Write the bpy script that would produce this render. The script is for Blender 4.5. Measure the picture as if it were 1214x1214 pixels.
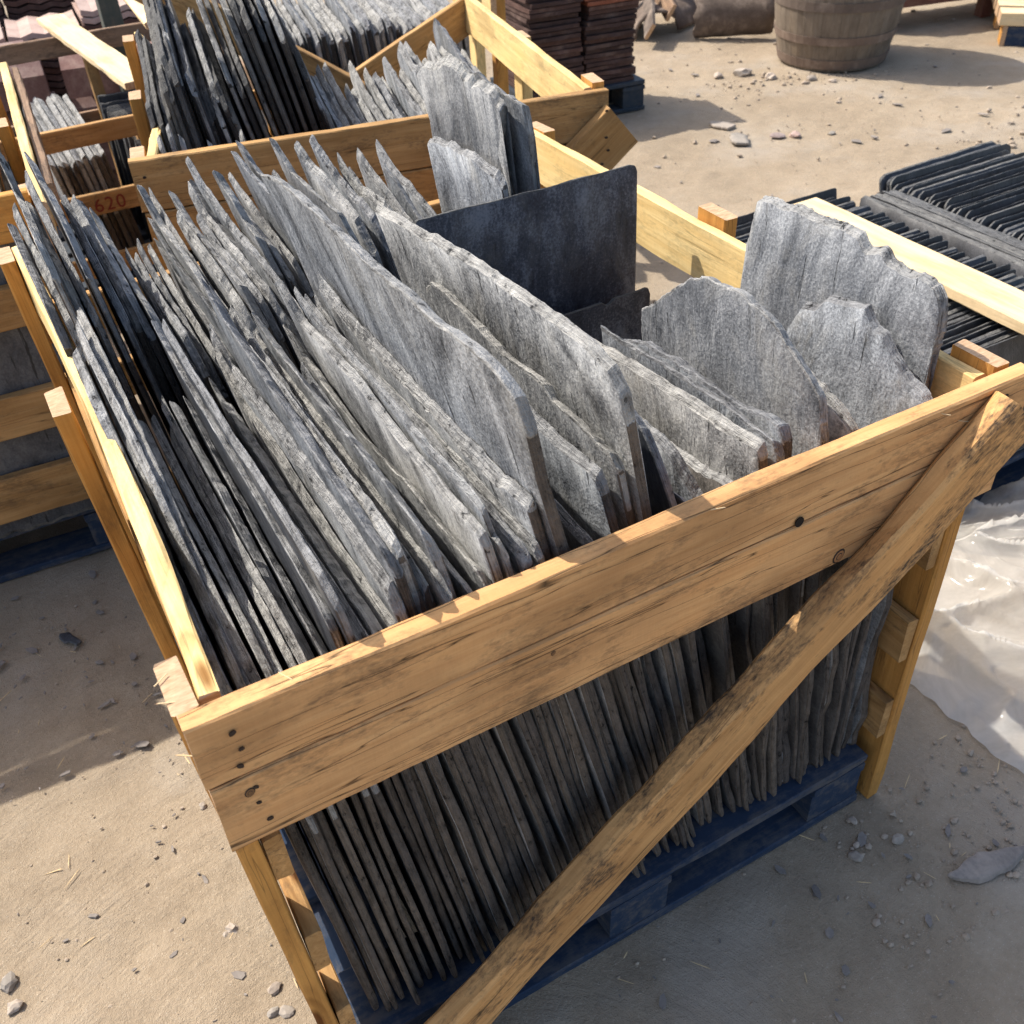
import bpy, math, random
from mathutils import Vector, Matrix, noise
R = math.radians
sc = bpy.context.scene
for o in list(bpy.data.objects): bpy.data.objects.remove(o)
COL = sc.collection

# ------------------------------------------------------------------ camera
cd = bpy.data.cameras.new('camera'); cam = bpy.data.objects.new('camera', cd); COL.objects.link(cam)
sc.camera = cam
cd.sensor_width = 36; cd.lens = 1182.6/1214*36; cd.clip_start = .02; cd.clip_end = 2000
yaw, pitch, roll = .476, .6846, -.0611
fw = Vector((math.sin(yaw)*math.cos(pitch), math.cos(yaw)*math.cos(pitch), -math.sin(pitch)))
rt = Vector((math.cos(yaw), -math.sin(yaw), 0)); up = rt.cross(fw)
r2 = rt*math.cos(roll)+up*math.sin(roll); u2 = -rt*math.sin(roll)+up*math.cos(roll)
cam.matrix_world = Matrix.Translation((.0109, -.6765, 1.638)) @ Matrix((r2, u2, -fw)).transposed().to_4x4()
cd.dof.use_dof = True; cd.dof.focus_distance = 1.35; cd.dof.aperture_fstop = 10
# ------------------------------------------------------------------ light
SUN = Vector((-.56, .83, 0)).normalized()*math.cos(R(50)) + Vector((0, 0, math.sin(R(50))))
w = bpy.data.worlds.new('World'); sc.world = w; w.use_nodes = True
nt = w.node_tree; nt.nodes.clear()
sky = nt.nodes.new('ShaderNodeTexSky'); sky.sky_type = 'NISHITA'; sky.sun_disc = False
sky.sun_elevation = R(50); sky.sun_rotation = math.atan2(SUN.x, SUN.y)
sky.dust_density = 3.0; sky.ozone_density = .6
bg = nt.nodes.new('ShaderNodeBackground'); bg.inputs[1].default_value = .14
wo = nt.nodes.new('ShaderNodeOutputWorld')
nt.links.new(sky.outputs[0], bg.inputs[0]); nt.links.new(bg.outputs[0], wo.inputs[0])
sl = bpy.data.lights.new('sun', 'SUN'); sl.energy = 3.4; sl.angle = R(.53); sl.color = (1, .945, .86)
so = bpy.data.objects.new('sun', sl); COL.objects.link(so)
so.rotation_euler = (-SUN).to_track_quat('-Z', 'Y').to_euler(); so.location = SUN*20
sc.view_settings.view_transform = 'Standard'; sc.view_settings.look = 'None'
sc.view_settings.exposure = 0.86; sc.view_settings.gamma = 1
sc.cycles.use_denoising = True; sc.cycles.denoising_prefilter = 'NONE'; sc.cycles.denoising_input_passes = 'RGB_ALBEDO_NORMAL'
sc.cycles.sample_clamp_indirect = 4.0
sc.cycles.max_bounces = 6; sc.cycles.diffuse_bounces = 3; sc.cycles.glossy_bounces = 2; sc.cycles.transparent_max_bounces = 8

# ------------------------------------------------------------------ helpers
rnd = random.Random(11)
def U(a, b): return rnd.uniform(a, b)
def tag(o, label=None, cat=None, group=None, kind=None):
    if label: o['label'] = label
    if cat: o['category'] = cat
    if group: o['group'] = group
    if kind: o['kind'] = kind
    return o
def link(name, data, parent=None):
    o = bpy.data.objects.new(name, data); COL.objects.link(o)
    if parent: o.parent = parent
    return o
def empty(name, M=None):
    o = link(name, None); o.empty_display_size = .1
    if M is not None: o.matrix_world = M
    return o
def mesh(name, V, F, mats, fm=None, smooth=False):
    m = bpy.data.meshes.new(name); m.from_pydata(V, [], F)
    for a in (mats if isinstance(mats, (list, tuple)) else [mats]): m.materials.append(a)
    if fm: m.polygons.foreach_set('material_index', fm)
    if smooth is True: m.polygons.foreach_set('use_smooth', [True]*len(F))
    elif smooth: m.polygons.foreach_set('use_smooth', smooth)
    m.update(); return m
def nz(x, y=0., z=0.): return noise.noise(Vector((x, y, z)))
def fz(x, y=0., z=0., o=4): return noise.fractal(Vector((x, y, z)), 1., 2., o)
def ordn(n):
    return '%d%s' % (n, 'th' if 10 <= n % 100 <= 20 else {1: 'st', 2: 'nd', 3: 'rd'}.get(n % 10, 'th'))

# ------------------------------------------------------------------ materials
class NT:
    def __init__(s, name):
        s.m = bpy.data.materials.new(name); s.m.use_nodes = True; s.t = s.m.node_tree
        s.b = s.t.nodes['Principled BSDF']; s.co = s.n('ShaderNodeTexCoord').outputs['Object']
        s.rand = s.n('ShaderNodeObjectInfo').outputs['Random']
    def n(s, t, **k):
        x = s.t.nodes.new(t)
        for a, v in k.items(): setattr(x, a, v)
        return x
    def L(s, a, b): s.t.links.new(a, b)
    def setin(s, sock, v):
        if isinstance(v, bpy.types.NodeSocket): s.L(v, sock)
        elif isinstance(v, tuple) and len(v) == 3 and sock.type == 'RGBA': sock.default_value = (*v, 1)
        else: sock.default_value = v
    def math(s, op, a, b=0., clamp=False):
        x = s.n('ShaderNodeMath', operation=op, use_clamp=clamp); s.setin(x.inputs[0], a); s.setin(x.inputs[1], b); return x.outputs[0]
    def vec(s, scale=(1, 1, 1), rnd_off=13.7, src=None):
        mp = s.n('ShaderNodeMapping'); mp.inputs['Scale'].default_value = scale
        if rnd_off:
            c = s.n('ShaderNodeCombineXYZ'); r = s.math('MULTIPLY', s.rand, rnd_off)
            for i in range(3): s.L(r, c.inputs[i])
            a = s.n('ShaderNodeVectorMath', operation='ADD'); s.L(src or s.co, a.inputs[0]); s.L(c.outputs[0], a.inputs[1])
            s.L(a.outputs[0], mp.inputs[0])
        else: s.L(src or s.co, mp.inputs[0])
        return mp.outputs[0]
    def noise(s, v, scale, detail=6, rough=.6, dist=0.):
        x = s.n('ShaderNodeTexNoise'); s.L(v, x.inputs['Vector']); x.inputs['Scale'].default_value = scale
        x.inputs['Detail'].default_value = detail; x.inputs['Roughness'].default_value = rough; x.inputs['Distortion'].default_value = dist
        return x.outputs['Fac']
    def voro(s, v, scale, feat='F1', rnd=1.):
        x = s.n('ShaderNodeTexVoronoi', feature=feat); s.L(v, x.inputs['Vector']); x.inputs['Scale'].default_value = scale
        x.inputs['Randomness'].default_value = rnd
        return x.outputs['Distance']
    def ramp(s, f, stops):
        x = s.n('ShaderNodeValToRGB'); e = x.color_ramp.elements
        while len(e) < len(stops): e.new(.5)
        for a, (p, c) in zip(e, stops):
            a.position = p; a.color = (*c, 1) if isinstance(c, (tuple, list)) else (c, c, c, 1)
        s.setin(x.inputs[0], f); return x.outputs[0]
    def mix(s, f, a, b, mode='MIX'):
        x = s.n('ShaderNodeMix', data_type='RGBA', blend_type=mode)
        s.setin(x.inputs[0], f)
        for i, v in ((6, a), (7, b)):
            if isinstance(v, tuple): v = (*v, 1) if len(v) == 3 else v
            s.setin(x.inputs[i], v)
        return x.outputs[2]
    def bump(s, h, strength, dist, nrm=None):
        x = s.n('ShaderNodeBump'); x.inputs['Strength'].default_value = strength; x.inputs['Distance'].default_value = dist
        s.L(h, x.inputs['Height'])
        if nrm: s.L(nrm, x.inputs['Normal'])
        return x.outputs[0]
    def out(s, col, rough, nrm=None, spec=.3):
        s.setin(s.b.inputs['Base Color'], col); s.setin(s.b.inputs['Roughness'], rough)
        s.b.inputs['Specular IOR Level'].default_value = spec
        if nrm: s.L(nrm, s.b.inputs['Normal'])
        return s.m

def wood(name, light, dark, dirt=.35, knots=True, crack=.0, var=.25, dirtcol=(.045, .036, .03)):
    k = NT(name)
    g = k.noise(k.vec((1.3, 22, 22)), 3.2, 4, .6, .6)
    g2 = k.noise(k.vec((5, 160, 160)), 2.0, 3, .6)
    f = k.math('ADD', k.math('MULTIPLY', g, .75), k.math('MULTIPLY', g2, .3))
    col = k.ramp(f, [(.3, dark), (.52, tuple((a+b)/2 for a, b in zip(light, dark))), (.68, light)])
    lf = k.noise(k.vec((2.5, 7, 7), 17.), 1.5, 3, .6)
    col = k.mix(1., col, k.ramp(lf, [(.35, (.74, .72, .70)), (.5, (1, 1, 1)), (.68, (1.1, 1.06, 1.0))]), 'MULTIPLY')
    # board-to-board variation
    tint = k.ramp(k.rand, [(0, (1-var, 1-var*1.1, 1-var*1.25)), (.5, (1, 1, 1)), (1, (1, 1-var*.2, 1-var*.5))])
    col = k.mix(1., col, tint, 'MULTIPLY')
    if knots:
        v = k.vec((2.2, 9, 9), 31.)
        d = k.voro(v, .8)
        ring = k.ramp(d, [(.05, 0.), (.08, 1.), (.12, .6), (.14, 1.), (.17, .85), (.2, 1.)])
        col = k.mix(1., col, k.mix(ring, (.3, .2, .12), (1, 1, 1)), 'MULTIPLY')
    # grey-black weather stains, blotchy, and specks of mould
    s1 = k.noise(k.vec((3.0, 6.5, 6.5), 7.), 2.0, 5, .7, .6)
    s2 = k.noise(k.vec((30, 75, 75), 3.), 2.6, 4, .7)
    sm = k.ramp(k.math('MULTIPLY', s1, k.math('ADD', s2, .5)), [(.50, 0.), (.72, 1.)])
    col = k.mix(k.math('MULTIPLY', sm, dirt), col, dirtcol)
    saw = k.noise(k.vec((210, 26, 26), 2.), 1., 3, .7, 1.2)            # saw marks across the grain
    col = k.mix(.10, col, k.ramp(saw, [(.35, .55), (.6, 1.)]), 'MULTIPLY')
    # thin drying cracks
    c1 = k.noise(k.vec((.55, 13, 13), 5.), 2.1, 3, .5, .3)
    cr = k.ramp(k.math('ABSOLUTE', k.math('SUBTRACT', c1, .5)), [(.0, 1.), (.006, 0.)])
    col = k.mix(k.math('MULTIPLY', cr, crack), col, (.05, .03, .015))
    h = k.math('SUBTRACT', k.math('ADD', k.math('MULTIPLY', g2, .55), k.math('ADD', k.math('MULTIPLY', g, .3), k.math('MULTIPLY', saw, .15))), k.math('MULTIPLY', cr, crack*.6))
    return k.out(col, .78, k.bump(h, .6, .0018), .2)

M_FRONT = wood('crate_front_timber', (.72, .425, .19), (.55, .285, .115), .55, False, .9, .10)
M_RAIL = wood('pale_rail_timber', (.86, .66, .32), (.68, .47, .19), .3, True, .35, .12)
M_POST = wood('orange_post_timber', (.66, .345, .095), (.48, .225, .055), .3, True, .5, .15)
M_SLAT = wood('crate_slat_timber', (.55, .34, .145), (.36, .195, .07), .55, True, .6, .25)
M_OLD = wood('old_brown_timber', (.34, .23, .15), (.20, .125, .08), .6, True, .7, .2)
M_BRACE = wood('stained_brace_timber', (.64, .375, .155), (.44, .23, .085), .95, True, .8, .1)
M_PLANK = wood('pale_plank_timber', (.84, .67, .42), (.70, .52, .29), .15, True, .2, .1)

def endgrain():
    k = NT('end_grain')
    f = k.noise(k.vec((40, 150, 40)), 1.5, 4, .6, .5)
    return k.out(k.ramp(f, [(.3, (.36, .22, .12)), (.7, (.58, .40, .25))]), .85, k.bump(f, .5, .001))
M_END = endgrain()

def slate(name, dark, mid, light, dusty=.4, bump=.6, spec=.3, rough=.62, pits=.8):
    k = NT(name)
    a = k.noise(k.vec((30, 46, 7), 9.), 1.6, 5, .7, .35)            # streaks down the cleavage
    b = k.noise(k.vec((6, 9, 4.2), 4.), 1.3, 6, .68, .8)            # broad patches
    c = k.noise(k.vec((1, 1, 1), 6.), 230, 2, .7)                   # grit
    f = k.math('ADD', k.math('MULTIPLY', a, .15), k.math('ADD', k.math('MULTIPLY', b, .64), k.math('MULTIPLY', c, .34)))
    col = k.ramp(f, [(.435, dark), (.55, mid), (.68, light)])
    tint = k.ramp(k.rand, [(0, (.72, .75, .79)), (.35, (.93, .96, 1.0)), (.7, (1.02, 1.0, .97)), (1, (1.12, 1.12, 1.10))])
    col = k.mix(1., col, tint, 'MULTIPLY')
    d = k.noise(k.vec((7, 7, 4), 2.), 1.7, 4, .72, .6)
    col = k.mix(k.math('MULTIPLY', k.ramp(d, [(.5, 0.), (.7, 1.)]), dusty), col, (.40, .375, .32))
    p = k.noise(k.vec((20, 46, 4.5), 12.), 1.9, 3, .6, .2)          # dark pits and splits along the grain
    pit = k.ramp(p, [(.31, 1.), (.345, 0.)])
    col = k.mix(k.math('MULTIPLY', pit, pits), col, tuple(x*.2 for x in dark))
    h = k.math('SUBTRACT', k.math('ADD', k.math('MULTIPLY', a, .24), k.math('ADD', k.math('MULTIPLY', c, .18), k.math('ADD', k.math('MULTIPLY', d, 1.0), k.math('MULTIPLY', b, .6)))), k.math('MULTIPLY', pit, .5))
    return k.out(col, rough, k.bump(h, bump, .0055), spec)
def slate_edge(name, dark, light):
    k = NT(name)
    a = k.noise(k.vec((60, 34, 34), 8.), 1.6, 5, .72, .25)
    b = k.noise(k.vec((420, 16, 16), 5.), 1.1, 4, .62, .3)          # thin split layers along the edge
    c = k.noise(k.vec((1, 1, 1), 3.), 14, 4, .65)                   # dusty and dark stretches
    f = k.math('ADD', k.math('MULTIPLY', a, .38), k.math('ADD', k.math('MULTIPLY', b, .34), k.math('MULTIPLY', c, .34)))
    md = tuple(x*.45+y*.55 for x, y in zip(dark, light))
    col = k.ramp(f, [(.40, dark), (.52, md), (.66, light)])
    tint = k.ramp(k.rand, [(0, (.68, .69, .72)), (.4, (.95, .95, .95)), (.7, (1, .98, .94)), (1, (1.15, 1.13, 1.08))])
    col = k.mix(1., col, tint, 'MULTIPLY')
    crk = k.ramp(a, [(.33, 1.), (.37, 0.)])
    col = k.mix(k.math('MULTIPLY', crk, .8), col, tuple(x*.3 for x in dark))
    h = k.math('SUBTRACT', k.math('ADD', a, k.math('MULTIPLY', b, .8)), k.math('MULTIPLY', crk, .3))
    return k.out(col, .85, k.bump(h, 1., .006), .25)
M_SF = slate('grey_slate_face', (.07, .073, .078), (.25, .255, .26), (.50, .505, .505), .32, 1., pits=.75)
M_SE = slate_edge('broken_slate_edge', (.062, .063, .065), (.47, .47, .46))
M_SB = slate_edge('brown_slate_end', (.042, .036, .031), (.185, .158, .135))  # for end and bottom rims, browner and darker than the top edge
M_BE = slate_edge('black_brown_slate_end', (.018, .017, .017), (.075, .07, .066))
M_DF = slate('dark_slate_face', (.03, .033, .039), (.055, .059, .068), (.10, .105, .115), .12, .35, .4, .5)
M_DE = slate_edge('dark_slate_edge', (.05, .051, .054), (.17, .168, .16))
M_KF = slate('black_slate_face', (.014, .015, .017), (.022, .023, .027), (.05, .052, .058), .05, .3, .45, .45)
M_KE = slate_edge('black_slate_edge', (.035, .036, .039), (.23, .23, .225))
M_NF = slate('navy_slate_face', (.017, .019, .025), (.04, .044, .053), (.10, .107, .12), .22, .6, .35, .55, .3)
M_DB = slate('brown_grey_slate_face', (.05, .046, .043), (.105, .096, .088), (.19, .175, .16), .2, .8, .3, .6, .4)
M_PF = slate('polished_dark_slate', (.018, .021, .029), (.046, .051, .065), (.16, .168, .188), .12, .25, .35, .55, .0)
M_BF = slate('smooth_blue_grey_slate', (.085, .09, .098), (.20, .208, .218), (.39, .398, .405), .3, 1., pits=.35)

def paint(name, col, wear=.35, under=(.22, .15, .1), rough=.6):
    k = NT(name)
    a = k.noise(k.vec((3, 16, 16), 4.), 2.2, 6, .7); b = k.noise(k.vec((1, 1, 1), 4.), 40, 4, .7)
    c = k.mix(k.math('MULTIPLY', k.ramp(k.math('MULTIPLY', a, k.math('ADD', b, .4)), [(.40, 0.), (.60, 1.)]), wear), col, under)
    c = k.mix(k.math('MULTIPLY', b, .35), c, tuple(min(1, x*2.0+.01) for x in col))
    return k.out(c, rough, k.bump(k.math('ADD', a, k.math('MULTIPLY', b, .4)), .6, .002), .3)
M_BLUE = paint('blue_pallet_paint', (.017, .031, .060), .85, (.11, .098, .085), .9)
M_BLUE2 = paint('dusty_blue_pallet_paint', (.018, .028, .04), .6, (.07, .06, .052))

def clay(name, c0, c1, dust=.2):
    k = NT(name)
    a = k.noise(k.vec((1, 1, 1), 9.), 9, 6, .7); b = k.noise(k.vec((1, 1, 1), 9.), 120, 3, .7)
    c = k.ramp(k.math('ADD', k.math('MULTIPLY', a, .7), k.math('MULTIPLY', b, .3)), [(.35, c0), (.65, c1)])
    tint = k.ramp(k.rand, [(0, (.7, .72, .75)), (1, (1.2, 1.1, 1.05))])
    c = k.mix(1., c, tint, 'MULTIPLY')
    c = k.mix(k.math('MULTIPLY', k.ramp(a, [(.52, 0.), (.7, 1.)]), dust), c, (.42, .34, .27))
    return k.out(c, .85, k.bump(k.math('ADD', a, k.math('MULTIPLY', b, .5)), .6, .003), .2)
M_BROWN = clay('brown_clay_tile', (.055, .033, .028), (.12, .07, .056), .15)
M_RED = clay('red_clay_tile', (.20, .065, .035), (.33, .12, .065), .15)
M_PINK = clay('pale_pink_tile', (.30, .22, .19), (.50, .40, .35), .35)
M_CRUMB = clay('earth_crumb', (.33, .26, .185), (.54, .44, .33), .3)
M_FLAKE = clay('dusty_slate_flake', (.17, .155, .14), (.31, .285, .25), .5)
M_STONE = clay('loose_stone', (.27, .24, .20), (.46, .41, .34), .4)
M_SCRAP = clay('grey_brown_ridge_tile', (.10, .078, .062), (.21, .165, .13), .35)
M_GREYPOST = paint('grey_green_painted_post', (.055, .068, .06), .3)
M_NAIL = NT('rusty_nail').out((.035, .022, .016), .7)
M_HOLE = NT('knot_hole').out((.012, .008, .006), .9)
M_STENCIL = NT('red_stencil_ink').out((.20, .035, .022), .8)
M_IRON = clay('rusty_barrel_hoop', (.13, .10, .08), (.20, .155, .12), .3)
M_OAK = wood('weathered_barrel_oak', (.215, .175, .135), (.145, .115, .085), .3, False, .2, .05)
M_SPL = NT('wood_splinter').out((.62, .46, .26), .8)

def ground_mat():
    k = NT('dusty_earth')
    c = k.vec((1, 1, 1), 0)
    a = k.noise(c, 1.1, 5, .62, .4); b = k.noise(c, 9, 6, .68); d = k.noise(c, 90, 4, .75); e = k.noise(c, 420, 2, .6)
    f = k.math('ADD', k.math('MULTIPLY', a, .42), k.math('ADD', k.math('MULTIPLY', b, .32), k.math('MULTIPLY', d, .26)))
    col = k.ramp(f, [(.34, (.215, .166, .112)), (.5, (.305, .24, .166)), (.66, (.385, .312, .226))])
    gp = k.noise(c, 2.3, 5, .6)
    col = k.mix(k.math('MULTIPLY', k.ramp(gp, [(.52, 0.), (.68, 1.)]), .45), col, (.36, .32, .27))
    sp = k.voro(c, 160)
    col = k.mix(k.math('MULTIPLY', k.ramp(sp, [(.12, 1.), (.2, 0.)]), k.math('MULTIPLY', d, .9)), col, (.50, .44, .36))
    # sweeping scrape marks
    sx = k.n('ShaderNodeSeparateXYZ'); k.L(k.co, sx.inputs[0])
    dx = k.math('SUBTRACT', sx.outputs[0], .1); dy = k.math('ADD', sx.outputs[1], .35)
    rr = k.math('SQRT', k.math('ADD', k.math('MULTIPLY', dx, dx), k.math('MULTIPLY', dy, dy))); an = k.math('ARCTAN2', dy, dx)
    cv = k.n('ShaderNodeCombineXYZ'); k.L(k.math('MULTIPLY', rr, 42.), cv.inputs[0]); k.L(k.math('MULTIPLY', an, 2.6), cv.inputs[1])
    s = k.math('MULTIPLY', k.noise(cv.outputs[0], 1.6, 5, .7, .4), k.ramp(gp, [(.35, .3), (.6, 1.)]))
    col = k.mix(k.math('MULTIPLY', s, .28), col, (.50, .43, .34))
    h = k.math('ADD', k.math('MULTIPLY', s, .9), k.math('ADD', k.math('MULTIPLY', d, .6), k.math('MULTIPLY', e, .4)))
    n = k.bump(k.math('ADD', h, k.math('MULTIPLY', b, 1.3)), .9, .0058)
    return k.out(col, .95, n, .1)
M_GROUND = ground_mat()

def plastic():
    k = NT('milky_plastic_film')
    a = k.noise(k.vec((1, 1, 1), 0), 6, 6, .65, .8)
    k.b.inputs['Base Color'].default_value = (.86, .83, .77, 1)
    k.b.inputs['Roughness'].default_value = .16; k.b.inputs['IOR'].default_value = 1.45
    tr = k.n('ShaderNodeBsdfTranslucent'); tr.inputs[0].default_value = (.86, .82, .75, 1)
    tp = k.n('ShaderNodeBsdfTransparent')
    m1 = k.n('ShaderNodeMixShader'); m1.inputs[0].default_value = .45
    k.L(k.b.outputs[0], m1.inputs[1]); k.L(tr.outputs[0], m1.inputs[2])
    m2 = k.n('ShaderNodeMixShader'); k.L(k.ramp(a, [(.3, .32), (.7, .66)]), m2.inputs[0])
    k.L(tp.outputs[0], m2.inputs[1]); k.L(m1.outputs[0], m2.inputs[2])
    nb = k.bump(k.noise(k.vec((1, 1, 1), 0), 5, 3, .5, 1.2), .35, .02)
    k.L(nb, k.b.inputs['Normal'])
    k.L(m2.outputs[0], k.t.nodes['Material Output'].inputs['Surface'])
    return k.m
M_FILM = plastic()

# ------------------------------------------------------------------ shape builders
def beam(name, p0, p1, wdir, wd, th, mat, parent=None, seg=14, bow=0., bowt=0., jit=.0012, ch=.0025, wane=0., seed=None, end=None):
    """a sawn timber from p0 to p1; its width lies along wdir, corners softened and uneven"""
    sd = seed if seed is not None else U(0, 99)
    p0 = Vector(p0); p1 = Vector(p1); ax = (p1-p0); L = ax.length; ax.normalize()
    wv = Vector(wdir); wv = (wv-ax*wv.dot(ax)).normalized(); tv = ax.cross(wv)
    M = Matrix((ax, wv, tv)).transposed().to_4x4(); M.translation = (p0+p1)/2
    a, b, c = wd/2, th/2, min(ch, th*.3)
    prof = [(-a, -b+c), (-a+c, -b), (a-c, -b), (a, -b+c), (a, b-c), (a-c, b), (-a+c, b), (-a, b-c)]
    V = []; F = []; fm = []
    for i in range(seg+1):
        s = i/seg; x = (s-.5)*L; q = 4*s*(1-s)
        for j, (y, z) in enumerate(prof):
            e = 1 if i in (0, seg) else 0
            dy = nz(x*9+sd, j//2*3.1)*jit*1.6+nz(x*38+sd, j*1.7)*jit
            dz = nz(x*8+sd, j*2.3+5)*jit+nz(x*2.2+sd*1.3, 4)*jit*1.5
            wn = 0
            if wane: wn = -wane*max(0, nz(x*5+sd, j//4*9.+2)+.1)*(1 if y > 0 else -1)
            V.append((x+e*nz(sd+j*3.7, i)*jit*2, y*(1-.0*e)+dy+q*bow+wn, z+dz+q*bowt))
    for i in range(seg):
        for j in range(8):
            k = (j+1) % 8
            F.append((i*8+j, i*8+k, (i+1)*8+k, (i+1)*8+j)); fm.append(0)
    F.append(tuple(range(7, -1, -1))); F.append(tuple(seg*8+j for j in range(8))); fm += [1, 1]
    o = link(name, mesh(name, V, F, [mat, end or M_END], fm), parent)
    if parent: o.matrix_basis = M
    else: o.matrix_world = M
    return o

def bx(name, x0, x1, y0, y1, z0, z1, mat, parent=None, **kw):
    """beam filling a box; longest side is the grain"""
    d = sorted(((x1-x0, 0), (y1-y0, 1), (z1-z0, 2)), reverse=True)
    c = Vector(((x0+x1)/2, (y0+y1)/2, (z0+z1)/2))
    e = [Vector((1, 0, 0)), Vector((0, 1, 0)), Vector((0, 0, 1))]
    ax = e[d[0][1]]*(d[0][0]/2)
    return beam(name, c-ax, c+ax, e[d[1][1]], d[1][0], d[2][0], mat, parent, **kw)

def samp(P, u):
    """point at fraction u along a polyline"""
    ds = [0]
    for a, b in zip(P, P[1:]): ds.append(ds[-1]+math.hypot(b[0]-a[0], b[1]-a[1]))
    t = u*ds[-1]
    for i in range(len(P)-1):
        if t <= ds[i+1] or i == len(P)-2:
            f = (t-ds[i])/max(1e-9, ds[i+1]-ds[i]); a, b = P[i], P[i+1]
            return a[0]+(b[0]-a[0])*f, a[1]+(b[1]-a[1])*f

def angular(rs, L, step):
    """chipped profile: straight runs between irregular knots"""
    k = [(-.01, rs.uniform(-1, 1))]
    while k[-1][0] < L+.01: k.append((k[-1][0]+step*rs.uniform(.25, 1.8), rs.uniform(-1, 1)))
    def f(t):
        for (a, va), (b, vb) in zip(k, k[1:]):
            if t <= b: return va+(vb-va)*(t-a)/(b-a)
        return k[-1][1]
    return f
def slate_mesh(T, B, th, seed, nu=46, nv=9, jag=.005, wav=.0014, mats=None, bev=.012):
    """a split slate: T and B are its upper and lower outline in (y, z); thickness lies along x.
    The dressed top edge is a ragged bevel running out to a thin crest."""
    rs = random.Random(seed*7.31+1)
    us = [0, .006, .02]+[.02+.96*(i+1)/(nu-5) for i in range(nu-6)]+[.98, .994, 1]
    nv += 1; NU, NV = len(us), nv
    L = max(p[0] for p in T)-min(p[0] for p in T); Hh = max(.05, sum(p[1] for p in T)/len(T)-sum(p[1] for p in B)/len(B))
    a1 = angular(rs, L, .05); a2 = angular(rs, L, .016); a3 = angular(rs, Hh*1.6, .07); a4 = angular(rs, Hh*1.6, .02); a5 = angular(rs, L, .03); a6 = angular(rs, L, .045)
    bs = 2 if rs.random() < .68 else 1                    # face that carries the bevel
    G = []; H1 = []; H2 = []; C = []; VV = []
    for i, u in enumerate(us):
        t = samp(T, u); b = samp(B, u); hh = max(.03, t[1]-b[1])
        bw = bev*(1+.55*a6(u*L))/hh; bw = min(.3, max(.0015/hh, bw))
        vs = [0, .012, .045]+[.045+(1-bw-.045)*(j+1)/(nv-5) for j in range(nv-6)]+[1-bw, 1-bw*(.45+.15*a5(u*L)), 1]
        VV.append(vs)
        j1 = jag*(.95*a1(u*L)+.55*a2(u*L)+.3*nz(t[0]*150+seed, 1.3))
        j2 = jag*1.7*(a5(u*L)*.8+a2(L-u*L)*.6)
        for j, v in enumerate(vs):
            y = b[0]+(t[0]-b[0])*v; z = b[1]+(t[1]-b[1])*v
            ed = max(0, (v-.86)/.14)
            z += j1*ed+j2*(1-v)**6
            ey = jag*1.15*(a3(v*Hh)+.6*a4(v*Hh)+.35*nz(z*160, seed))
            y += ey*(1-u)**9+ey*u**9
            G.append((y, z))
            ue = i in (0, NU-1); ue2 = i in (1, NU-2)
            for H, s in ((H1, 1), (H2, 2)):
                e = nz(y*33+seed*s, z*33, s*5)+.5*nz(y*110, z*110, seed+s)
                fl = nz(y*6+seed*s, z*4, s)+.3*nz(y*20, z*13, seed+s)
                st = math.floor(fl*4)/4*wav*1.1+nz(y*18, z*11, seed+s)*wav*.4
                k = 1.
                if j == NV-1: k = (-.55 if s == bs else .9)+.2*e
                elif j == NV-2: k = (.32+.45*e if s == bs else .96+.1*e)
                elif j == NV-3: k = 1+.12*e
                if j == 0: k = .5+.3*e
                elif j == 1: k = .8+.2*e
                if ue: k = min(k, .66+.5*e+.25*nz(z*14, seed*s))
                elif ue2: k = min(k, .93)
                h = th/2*k+(st if 1 < i < NU-2 and 1 < j < NV-3 else 0)
                H.append(h)
            if H1[-1]+H2[-1] < th*.12: H1[-1] += th*.12-(H1[-1]+H2[-1])
            C.append(wav*(3*nz(y*2.4+seed, z*2.1)+1.1*nz(y*3+seed, z*8.5)))
    n = NU*NV
    V = [(C[i]+H1[i], *G[i]) for i in range(n)]+[(C[i]-H2[i], *G[i]) for i in range(n)]
    F = []; fm = []; sm = []
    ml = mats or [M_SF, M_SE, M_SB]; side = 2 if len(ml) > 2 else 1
    for i in range(NU-1):
        for j in range(NV-1):
            a, b, c, d = i*NV+j, (i+1)*NV+j, (i+1)*NV+j+1, i*NV+j+1
            v = VV[i][j]
            for s, f in ((1, (a, b, c, d)), (2, (n+d, n+c, n+b, n+a))):
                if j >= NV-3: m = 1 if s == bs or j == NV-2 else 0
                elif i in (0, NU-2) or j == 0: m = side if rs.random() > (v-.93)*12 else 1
                else: m = 0
                F.append(f); fm.append(m); sm.append(m == 0)
    loop = [i*NV for i in range(NU)]+[(NU-1)*NV+j for j in range(1, NV)]+[i*NV+NV-1 for i in range(NU-2, -1, -1)]+[j for j in range(NV-2, 0, -1)]
    m0 = len(V)
    for k, q in enumerate(loop):
        p, r = G[loop[k-1]], G[loop[(k+1) % len(loop)]]
        ty, tz = r[0]-p[0], r[1]-p[1]; l = math.hypot(ty, tz) or 1
        y, z = G[q]; o = jag*.3*(.4+.6*nz(y*60+seed, z*60)+.4*rs.random())
        w = nz(y*45+seed, z*45, 8)*.6+.5; w = min(.85, max(.15, w))
        V.append((C[q]+H1[q]*w-H2[q]*(1-w), y+tz/l*o, z-ty/l*o))
    N = len(loop)
    for k in range(N):
        k2 = (k+1) % N; a, b = loop[k], loop[k2]
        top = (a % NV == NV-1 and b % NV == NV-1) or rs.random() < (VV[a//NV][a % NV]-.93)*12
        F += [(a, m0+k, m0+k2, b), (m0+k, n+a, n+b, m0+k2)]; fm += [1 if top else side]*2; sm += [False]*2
    return mesh('slate', V, F, ml, fm, sm)

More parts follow.
